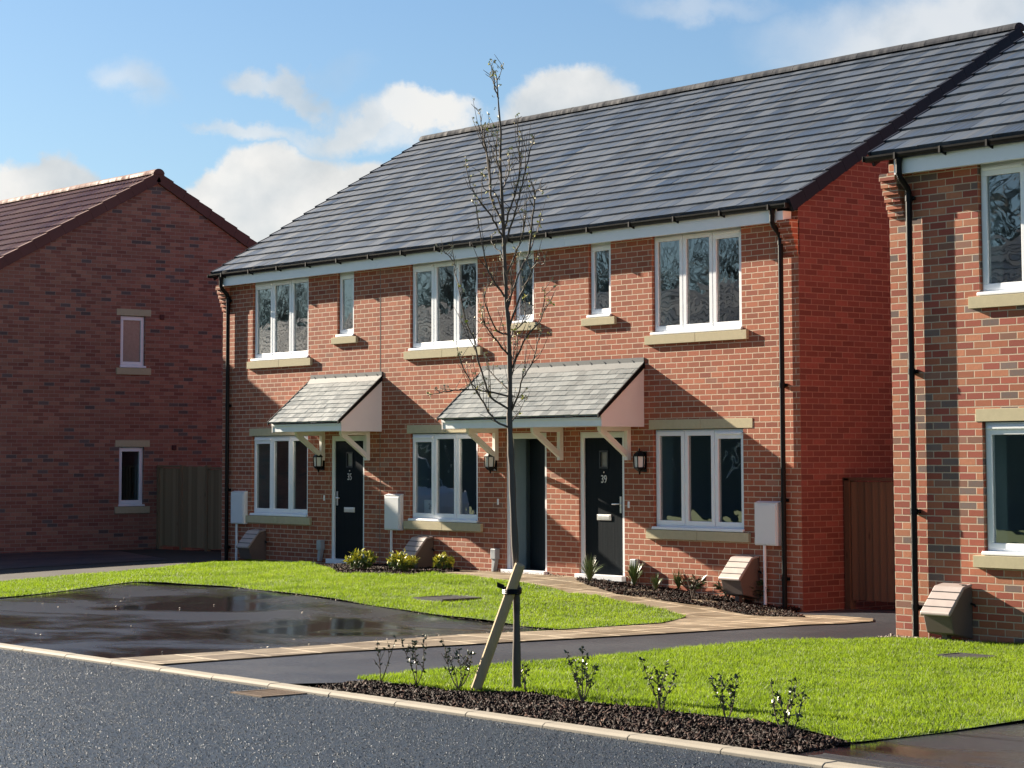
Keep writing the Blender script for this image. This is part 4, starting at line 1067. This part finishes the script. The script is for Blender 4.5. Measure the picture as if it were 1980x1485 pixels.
# ------------------------------------------------------------------ the young tree, branches surveyed at the tree's own distance
TD = 18.41; K = 400/849
def tp(cx, cy, dz=0.0): return at_depth(780 + cx*K, 100 + cy*K, TD + dz)
tx, ty = gp(1000, 1338)
TR = thing('young_tree', 'slender young tree with bare upright branches and pale buds, tied to a stake', 'tree', (tx, ty, .0))
off = np.array([tx, ty, 0.0])
def smooth(P, n=4):
    P = [np.array(p) for p in P]; out = []
    for i in range(len(P)-1):
        p0, p1, p2, p3 = P[max(i-1, 0)], P[i], P[i+1], P[min(i+2, len(P)-1)]
        for k in range(n):
            t = k/n; out.append(.5*((2*p1) + (-p0+p2)*t + (2*p0-5*p1+4*p2-p3)*t*t + (-p0+3*p1-3*p2+p3)*t**3))
    return out + [P[-1]]
rt = random.Random(77)
trunk = [(1000, 1345), (999, 1300), (999, 1200), (997, 1085), (993, 1000), (990, 920), (987, 860), (985, 800)]
tk = [at_depth(u, v, TD) - off for u, v in trunk]
lead = [(437, 1440), (437, 1300), (430, 1100), (424, 1050), (420, 950), (415, 850), (412, 750), (407, 650), (403, 560), (398, 470), (398, 400), (400, 330), (393, 250), (388, 180), (383, 110), (375, 75)]
tk += [tp(*q) - off for q in lead]
rk = [.044, .033, .029, .027, .027, .026, .024, .022] + [.020, .019, .0175, .0165, .0155, .0145, .0135, .0125, .0115, .010, .009, .008, .0068, .0055, .004, .0025]
tks = smooth(tk, 3); rks = np.interp(np.linspace(0, len(tk)-1, len(tks)), range(len(tk)), rk)
rks = [r*(1 + .10*math.sin(i*1.9) + (.12 if i % 7 == 3 else 0)) for i, r in enumerate(rks)]
mb = MB(); mb.tube(tks, rks, 10); mb.build('trunk', M['bark'], TR, smooth=True)
BR = [
 [(408,700),(360,600),(355,520),(335,400),(322,330),(318,280),(310,240)], [(358,590),(350,450),(330,340),(335,300)],
 [(412,770),(370,690),(335,640),(290,580),(268,520),(255,450)], [(420,1010),(375,950),(345,890),(325,800),(308,700),(303,620)],
 [(428,1160),(380,1140),(345,1060),(330,1000),(352,950)], [(432,1245),(370,1170),(330,1110),(322,1060)], [(436,1390),(370,1330),(340,1280),(335,1240)],
 [(437,1470),(360,1420),(330,1340),(300,1240),(290,1180),(262,1120),(235,1000),(212,900),(203,830),(200,790)], [(206,860),(180,830),(158,820)],
 [(437,1545),(380,1515),(330,1440),(300,1390),(270,1340),(240,1290),(222,1235)], [(437,1415),(345,1395),(270,1387),(210,1390),(150,1400),(98,1410)], [(150,1400),(125,1378)], [(437,1412),(470,1418),(495,1420)],
 [(405,570),(425,520),(435,470),(428,420)], [(412,740),(440,640),(465,560),(478,480),(475,400),(468,330),(470,260)], [(416,800),(445,700),(470,620),(490,540),(510,450),(525,390),(533,350)],
 [(422,920),(460,830),(485,760),(500,690),(500,655)], [(426,1060),(470,920),(515,830),(540,760),(560,700),(568,670)], [(516,830),(535,640),(545,570),(570,575)],
 [(432,1140),(480,1000),(520,920),(545,870),(575,870),(585,835)], [(437,1320),(470,1240),(520,1150),(560,1110),(575,1040),(580,975)], [(572,1060),(590,1040),(605,1025)],
 [(437,1480),(465,1430),(490,1340),(530,1280),(550,1200),(565,1140)], [(437,1530),(462,1490),(480,1470),(505,1420)],
 [(402,520),(385,440),(380,380),(388,330)], [(400,640),(375,580),(330,560),(325,500)], [(418,880),(395,820),(365,790),(362,750)], [(424,1030),(445,980),(440,900),(455,860)],
 [(390,190),(375,150),(372,110),(362,60)], [(384,120),(395,95),(408,60)], [(388,160),(370,125),(355,95)], [(430,1200),(450,1150),(490,1110),(500,1050),(498,1000)], [(436,1340),(455,1300),(450,1220),(470,1180)],
]
bud = MB(); 
def add_bud(p, n, r, big=False):
    for k in range(n):
        c = p + np.array([rt.gauss(0, r), rt.gauss(0, r), rt.gauss(0, r)]); bud.cur = 1 if rt.random() < .22 else 0
        s = rt.uniform(.007, .015); q = rvec(rt); leaf(bud, c, q, rvec(rt), s*2.2, s*1.5); leaf(bud, c, rvec(rt), rvec(rt), s*2.2, s*1.5)
for P in BR:
    n = len(P); sgn = rt.choice((-1, 1)); dz = [sgn*rt.uniform(.25, .6)*(i/(n-1)) + rt.uniform(-.02, .02) for i in range(n)]
    if len(P) <= 3: dz = [d*.15 for d in dz]
    pts = smooth([tp(*q, d) - off for q, d in zip(P, dz)], 4)
    L = sum(np.linalg.norm(b - a) for a, b in zip(pts, pts[1:])); r0 = .0045 + .0048*min(1, L/1.0)
    pts = [p + np.array([rt.gauss(0, .003), rt.gauss(0, .003), rt.gauss(0, .003)]) if 0 < i < len(pts)-1 else p for i, p in enumerate(pts)]
    N = len(pts); b = MB(); b.tube(pts, [r0*(1 - .72*i/(N-1)) for i in range(N)], 6)
    # spurs with buds
    for i in range(2, N):
        if rt.random() < .62:
            lg = 1 if rt.random() < .6 else rt.uniform(1.6, 3.4); p = pts[i]; q = np.array([rt.gauss(0, .022), rt.gauss(0, .022), rt.uniform(.015, .05)])*lg; b.tube([p, p + q*.6, p + q], [.0026, .0022, .0016], 4)
            add_bud(p + q, rt.choice((0, 0, 0, 1, 2)), .007)
        elif rt.random() < .25: add_bud(pts[i], 1, .004)
    for k in range(int(2 + L*5.5) if L > .6 else 0):
        i = rt.randint(1, int((N-2)*.78)); p = pts[i]; dr = pts[i+1] - pts[i-1]; dr = dr/(np.linalg.norm(dr) + 1e-9); l2 = rt.uniform(.10, .32)
        sd_ = rvec(rt); dv = dr*.7 + sd_*.55 + np.array([0, 0, .45]); dv /= np.linalg.norm(dv)
        e1 = p + dv*l2*.5 + rvec(rt)*.01; e2 = p + dv*l2 + np.array([0, 0, l2*.18]) + rvec(rt)*.012
        b.tube([p, e1, e2], [.0034, .0028, .0017], 4)
        if rt.random() < .5: add_bud(e2, rt.choice((1, 1, 2)), .007)
    add_bud(pts[-1], rt.choice((1, 2, 4)), .011)
    b.build('branch', M['bark'], TR, smooth=True)
for i in range(34, len(tks)):
    if rt.random() < .5:
        p = tks[i]; q = np.array([rt.gauss(0, .03), rt.gauss(0, .03), rt.uniform(.0, .05)]); add_bud(p + q, 1, .008)
tag(bud.build('buds', [M['bud'], M['leaf_yellow']], TR, recalc=False), kind='stuff')

sx, sy_ = gp(918, 1339)
SK = thing('tree_stake', 'pale round timber stake leaning against the young tree, strapped with black rubber', 'stake', (sx, sy_, 0))
so = np.array([sx, sy_, 0.0]); a = at_depth(916, 1345, TD + .02) - so; b_ = at_depth(1006, 1091, TD - .09) - so
mb = MB(); dd = (b_ - a)/np.linalg.norm(b_ - a); mb.ct = .5; mb.tube([a - dd*.15, a, a + (b_ - a)*.5, b_ - dd*.012, b_], [.045, .045, .044, .043, .038], 14); mb.build('post', M['stake'], SK)
c = at_depth(985, 1142, TD - .045) - so
tb = MB(); q = at_depth(990, 1142, TD - .03) - so
ringp = [q + RT*(.073*math.cos(t)) + FW*(.095*math.sin(t)) + np.array([0, 0, .004*math.sin(3*t)]) for t in np.linspace(0, 2*math.pi, 25)]
for k in (-.014, 0, .014): tb.tube([p + np.array([0, 0, k]) for p in ringp], .0085, 6)
tb.obox(at_depth(968, 1133, TD - .13) - so, RT*.03 - UP*.012, FW*.004, UP*.02)
tb.build('strap', M['black_pvc'], SK)

# ------------------------------------------------------------------ card with a number behind the middle window
CS = thing('number_card', 'white card reading 26 propped inside the middle ground floor window', 'sign', (5.925, .17, 1.02))
mb = MB(); mb.box(-.13, .13, -.002, .002, .0, .225); mb.build('card', M['card'], CS); text_mesh('number', '26', .13, M['ink'], CS, (.035, -.004, .12), (rad(90), 0, 0), .001, .8)

# ------------------------------------------------------------------ across the road: only seen mirrored in the panes
OP = thing('opposite_terrace', 'dark grey terrace across the road, mirrored in the window panes', 'building', (-34, -30, 0))
mb = MB(); mb.prism([(0, -.3), (0, 5.1), (-4.4, 7.8), (-8.8, 5.1), (-8.8, -.3)], 'x', -22, 40); mb.build('wall', M['render_grey'], OP)
mb = MB(); tile_roof(mb, -22.2, 40.2, .25, 5.0, -4.4, 7.95, 15, .9, .03, seed=8); rf = mb.build('roof', M['slate'], OP)
for k in range(10):
    for z in (.95, 3.55):
        f = MB(); x0 = -20 + 6*k; f.ring(x0, x0 + 1.7, z, z + 1.3, .08, .01, .06); f.cur = 1; f.box(x0 + .08, x0 + 1.62, .01, .03, z + .08, z + 1.22); f.build('window', [M['upvc'], M['door']], OP)

def bare_tree(h, seed):
    rn = random.Random(seed); mb = MB()
    def grow(p, d, L, r, lev):
        q = p + d*L*.5 + np.array([rn.gauss(0, .05), rn.gauss(0, .05), 0])*L; e = q + d*L*.5
        mb.tube([p, q, e], [r, r*.85, r*.68], 5 if lev < 2 else 3, cap=False)
        if lev >= 6: return
        for k in range(3 if lev < 5 else 2):
            nd = d*.75 + rvec(rn)*.72 + np.array([0, 0, .18]); nd /= np.linalg.norm(nd); grow(e if k < 2 else q, nd, L*rn.uniform(.66, .86), r*.62, lev + 1)
    grow(np.zeros(3), np.array([0, 0, 1.0]), h*.24, h*.022, 0)
    return mb
proto = bare_tree(19, 5).build('bare_tree', M['bark'], recalc=False)
for i, (x, y, s, rz) in enumerate([(-52, -47, 1.0, 0), (-43, -44, .92, 2.0), (-34, -46, 1.05, 4.0), (-25, -45, .95, 1.0), (-15, -47, 1.05, 3.0), (-61, -45, .95, 5.0), (-70, -47, 1.0, 2.6), (-79, -45, .9, 4.4), (-88, -48, 1.05, .7), (-97, -46, .95, 3.6), (-57, -52, 1.1, 1.7)]):
    o = proto if i == 0 else proto.copy()
    if i: COL.objects.link(o)
    o.location = (x, y, -.3); o.scale = (s, s, s); o.rotation_euler = (0, 0, rz)
    tag(o, 'tall bare tree behind the opposite terrace, mirrored in the upper panes', 'tree', 'bare trees mirrored in the upper panes')
def van():
    r = thing('parked_van', 'pale van parked along the road, mirrored in the left ground floor window', 'van', (-12.5, -12.0, -.03))
    b = MB(); b.prism([(-2.5, .35), (2.5, .35), (2.55, .75), (2.45, 1.05), (1.55, 1.25), (.75, 1.95), (.3, 2.05), (-2.45, 2.05), (-2.55, 1.2)], 'y', -.95, .95)
    bd = b.build('body', M['white_paint'], r, bevel=.08)
    g = MB(); g.prism([(1.42, 1.28), (.78, 1.86), (.0, 1.86), (.0, 1.28)], 'y', .955, .965); g.build('side_window', M['door'], r)
    g = MB(); g.prism([(1.60, 1.26), (.84, 1.93), (.81, 1.91), (1.57, 1.24)], 'y', -.82, .82); g.build('windscreen', M['door'], r)
    for x in (-1.6, 1.6):
        for y in (-.86, .86):
            w = MB(lambda a, c, e, x=x, y=y: (x + a, y + e, .34 + c)); w.lathe((0, 0, 0), [(.33, -.11), (.34, -.08), (.34, .08), (.33, .11)], 18); wh = w.build('wheel', M['black_pvc'], r)
van()

# ------------------------------------------------------------------ light and sky
SX, SY, SZ = -6.5, -1.0, 2.5
el = math.atan2(SZ, math.hypot(SX, SY)); az = math.atan2(SX, SY)
sd = bpy.data.lights.new('sun', 'SUN'); sd.energy = 5.0; sd.angle = rad(.5); sd.color = (1.0, .87, .70)
so_ = bpy.data.objects.new('sun', sd); COL.objects.link(so_); so_.rotation_euler = Vector((SX, SY, SZ)).to_track_quat('Z', 'Y').to_euler(); so_.location = (-40, -20, 30)
w = bpy.data.worlds.new('World'); S.world = w; w.use_nodes = True; nt = w.node_tree; t = NT(nt)
bg = nt.nodes['Background']
sky = t.n('ShaderNodeTexSky'); sky.sky_type = 'NISHITA'; sky.sun_disc = False; sky.sun_elevation = el; sky.sun_rotation = az
sky.air_density = 1.0; sky.dust_density = .6; sky.ozone_density = 1.6
gen = t.n('ShaderNodeTexCoord').outputs['Generated']
dx_, dy_, dz_ = t.xyz(gen)[:3]
azn = t.m('ARCTAN2', dx_, dy_); eln = t.m('ARCSINE', dz_)
vec = t.comb(t.m('MULTIPLY', azn, 1.0), eln, 0.0)
def azel(u, v):
    d = ray(u, v); d = d/np.linalg.norm(d); return math.atan2(d[0], d[1]), math.asin(d[2])
# warp for ragged edges
wn = t.n('ShaderNodeTexNoise', ins={'Vector': vec, 'Scale': 22.0, 'Detail': 8.0, 'Roughness': .60})
wn2 = t.n('ShaderNodeTexNoise', ins={'Vector': vec, 'Scale': 9.0, 'Detail': 4.0, 'Roughness': .55})
sub = t.n('ShaderNodeVectorMath', operation='SUBTRACT', ins={0: wn.outputs['Color'], 1: (.5, .5, .5)}).outputs[0]
scl = t.n('ShaderNodeVectorMath', operation='SCALE', ins={0: sub, 'Scale': .048}).outputs[0]
wv = t.n('ShaderNodeVectorMath', operation='ADD', ins={0: vec, 1: scl}).outputs[0]
pxr = 1/FPX
def cloud(u, v, rx, ry, rot, amt, soft):
    a, e = azel(u, v); mp = t.n('ShaderNodeMapping', vector_type='TEXTURE', ins={'Vector': wv, 'Location': (a, e, 0), 'Rotation': (0, 0, rad(rot)), 'Scale': (rx*pxr, ry*pxr, 1)})
    ln = t.n('ShaderNodeVectorMath', operation='LENGTH', ins={0: mp.outputs[0]}).outputs['Value']
    k = t.n('ShaderNodeMapRange', interpolation_type='SMOOTHSTEP', ins={0: ln, 1: 1 + soft, 2: 1 - soft, 3: 0.0, 4: amt}).outputs[0]
    return k
CL = [(60, 400, 150, 82, 0, 1.0, .16), (-60, 420, 160, 90, 0, 1.0, .2), (565, 400, 145, 108, 0, 1.0, .14), (690, 410, 120, 92, 0, 1.0, .16), (430, 425, 95, 74, 0, 1.0, .16), (560, 520, 280, 120, 0, 1.0, .3),
      (500, 150, 62, 24, -12, .75, .55), (575, 178, 70, 22, -32, .78, .55), (700, 245, 130, 34, 14, .85, .45), (835, 212, 100, 40, 4, .92, .30), (760, 235, 150, 42, 8, .7, .45), (1095, 205, 125, 55, 6, .96, .26), (1160, 190, 70, 40, 0, .8, .4),
      (500, 263, 80, 18, -6, .7, .6), (420, 258, 50, 10, 4, .5, .7), (265, 160, 50, 32, -20, .5, .8), (290, 190, 25, 30, 0, .35, .8), (1830, 50, 260, 90, 8, .72, .6), (1700, 25, 180, 55, 10, .45, .8), (1340, 5, 110, 22, 0, .35, .9), (650, 160, 60, 18, 20, .15, .9)]
acc = None
for c_ in CL:
    k = cloud(*c_); acc = k if acc is None else t.m('MAXIMUM', acc, k)
# scattered cloud over the rest of the sky, away from the part in view
ac, ec = azel(990, 400)
gn = t.n('ShaderNodeTexNoise', ins={'Vector': t.scale(gen, (1, 1, 2.2)), 'Scale': 2.6, 'Detail': 6.0, 'Roughness': .58}).outputs['Fac']
gm = t.n('ShaderNodeMapRange', interpolation_type='SMOOTHSTEP', ins={0: gn, 1: .54, 2: .70, 3: 0.0, 4: .7}).outputs[0]
away = t.n('ShaderNodeMapRange', interpolation_type='SMOOTHSTEP', ins={0: t.m('ABSOLUTE', t.m('SUBTRACT', azn, ac)), 1: .30, 2: .50, 3: 0.0, 4: 1.0}).outputs[0]
acc = t.m('MAXIMUM', acc, t.m('MULTIPLY', gm, away))
dens = t.m('MULTIPLY', acc, t.n('ShaderNodeMapRange', ins={0: wn2.outputs['Fac'], 1: .25, 2: .6, 3: .75, 4: 1.05}).outputs[0], clamp=True)
shade = t.n('ShaderNodeMapRange', ins={0: t.m('ADD', t.m('MULTIPLY', wn2.outputs['Fac'], .7), t.m('MULTIPLY', wn.outputs['Fac'], .3)), 1: .37, 2: .54, 3: 0.0, 4: 1.0}).outputs[0]
SKY = .042
CLOUD = 5.4
ccol = t.mix(shade, (CLOUD*.60, CLOUD*.66, CLOUD*.70), (CLOUD*1.06, CLOUD*1.05, CLOUD*1.02))
hor = t.n('ShaderNodeMapRange', interpolation_type='SMOOTHSTEP', ins={0: eln, 1: .0, 2: .42, 3: .22, 4: .0}).outputs[0]
skyc = t.mix(hor, t.mix(1.0, sky.outputs[0], (.45, .61, .78), 'MULTIPLY'), (CLOUD*.70, CLOUD*.82, CLOUD*.88))
t.put(bg.inputs['Color'], t.mix(dens, skyc, ccol)); bg.inputs['Strength'].default_value = SKY

vs = S.view_settings; vs.view_transform = 'Standard'; vs.look = 'None'; vs.exposure = 1.92; vs.gamma = 1.0; vs.use_curve_mapping = False
S.render.engine = 'CYCLES'; S.cycles.use_denoising = True; S.cycles.max_bounces = 8; S.cycles.transparent_max_bounces = 12; S.cycles.sample_clamp_indirect = 6
S.render.film_transparent = False
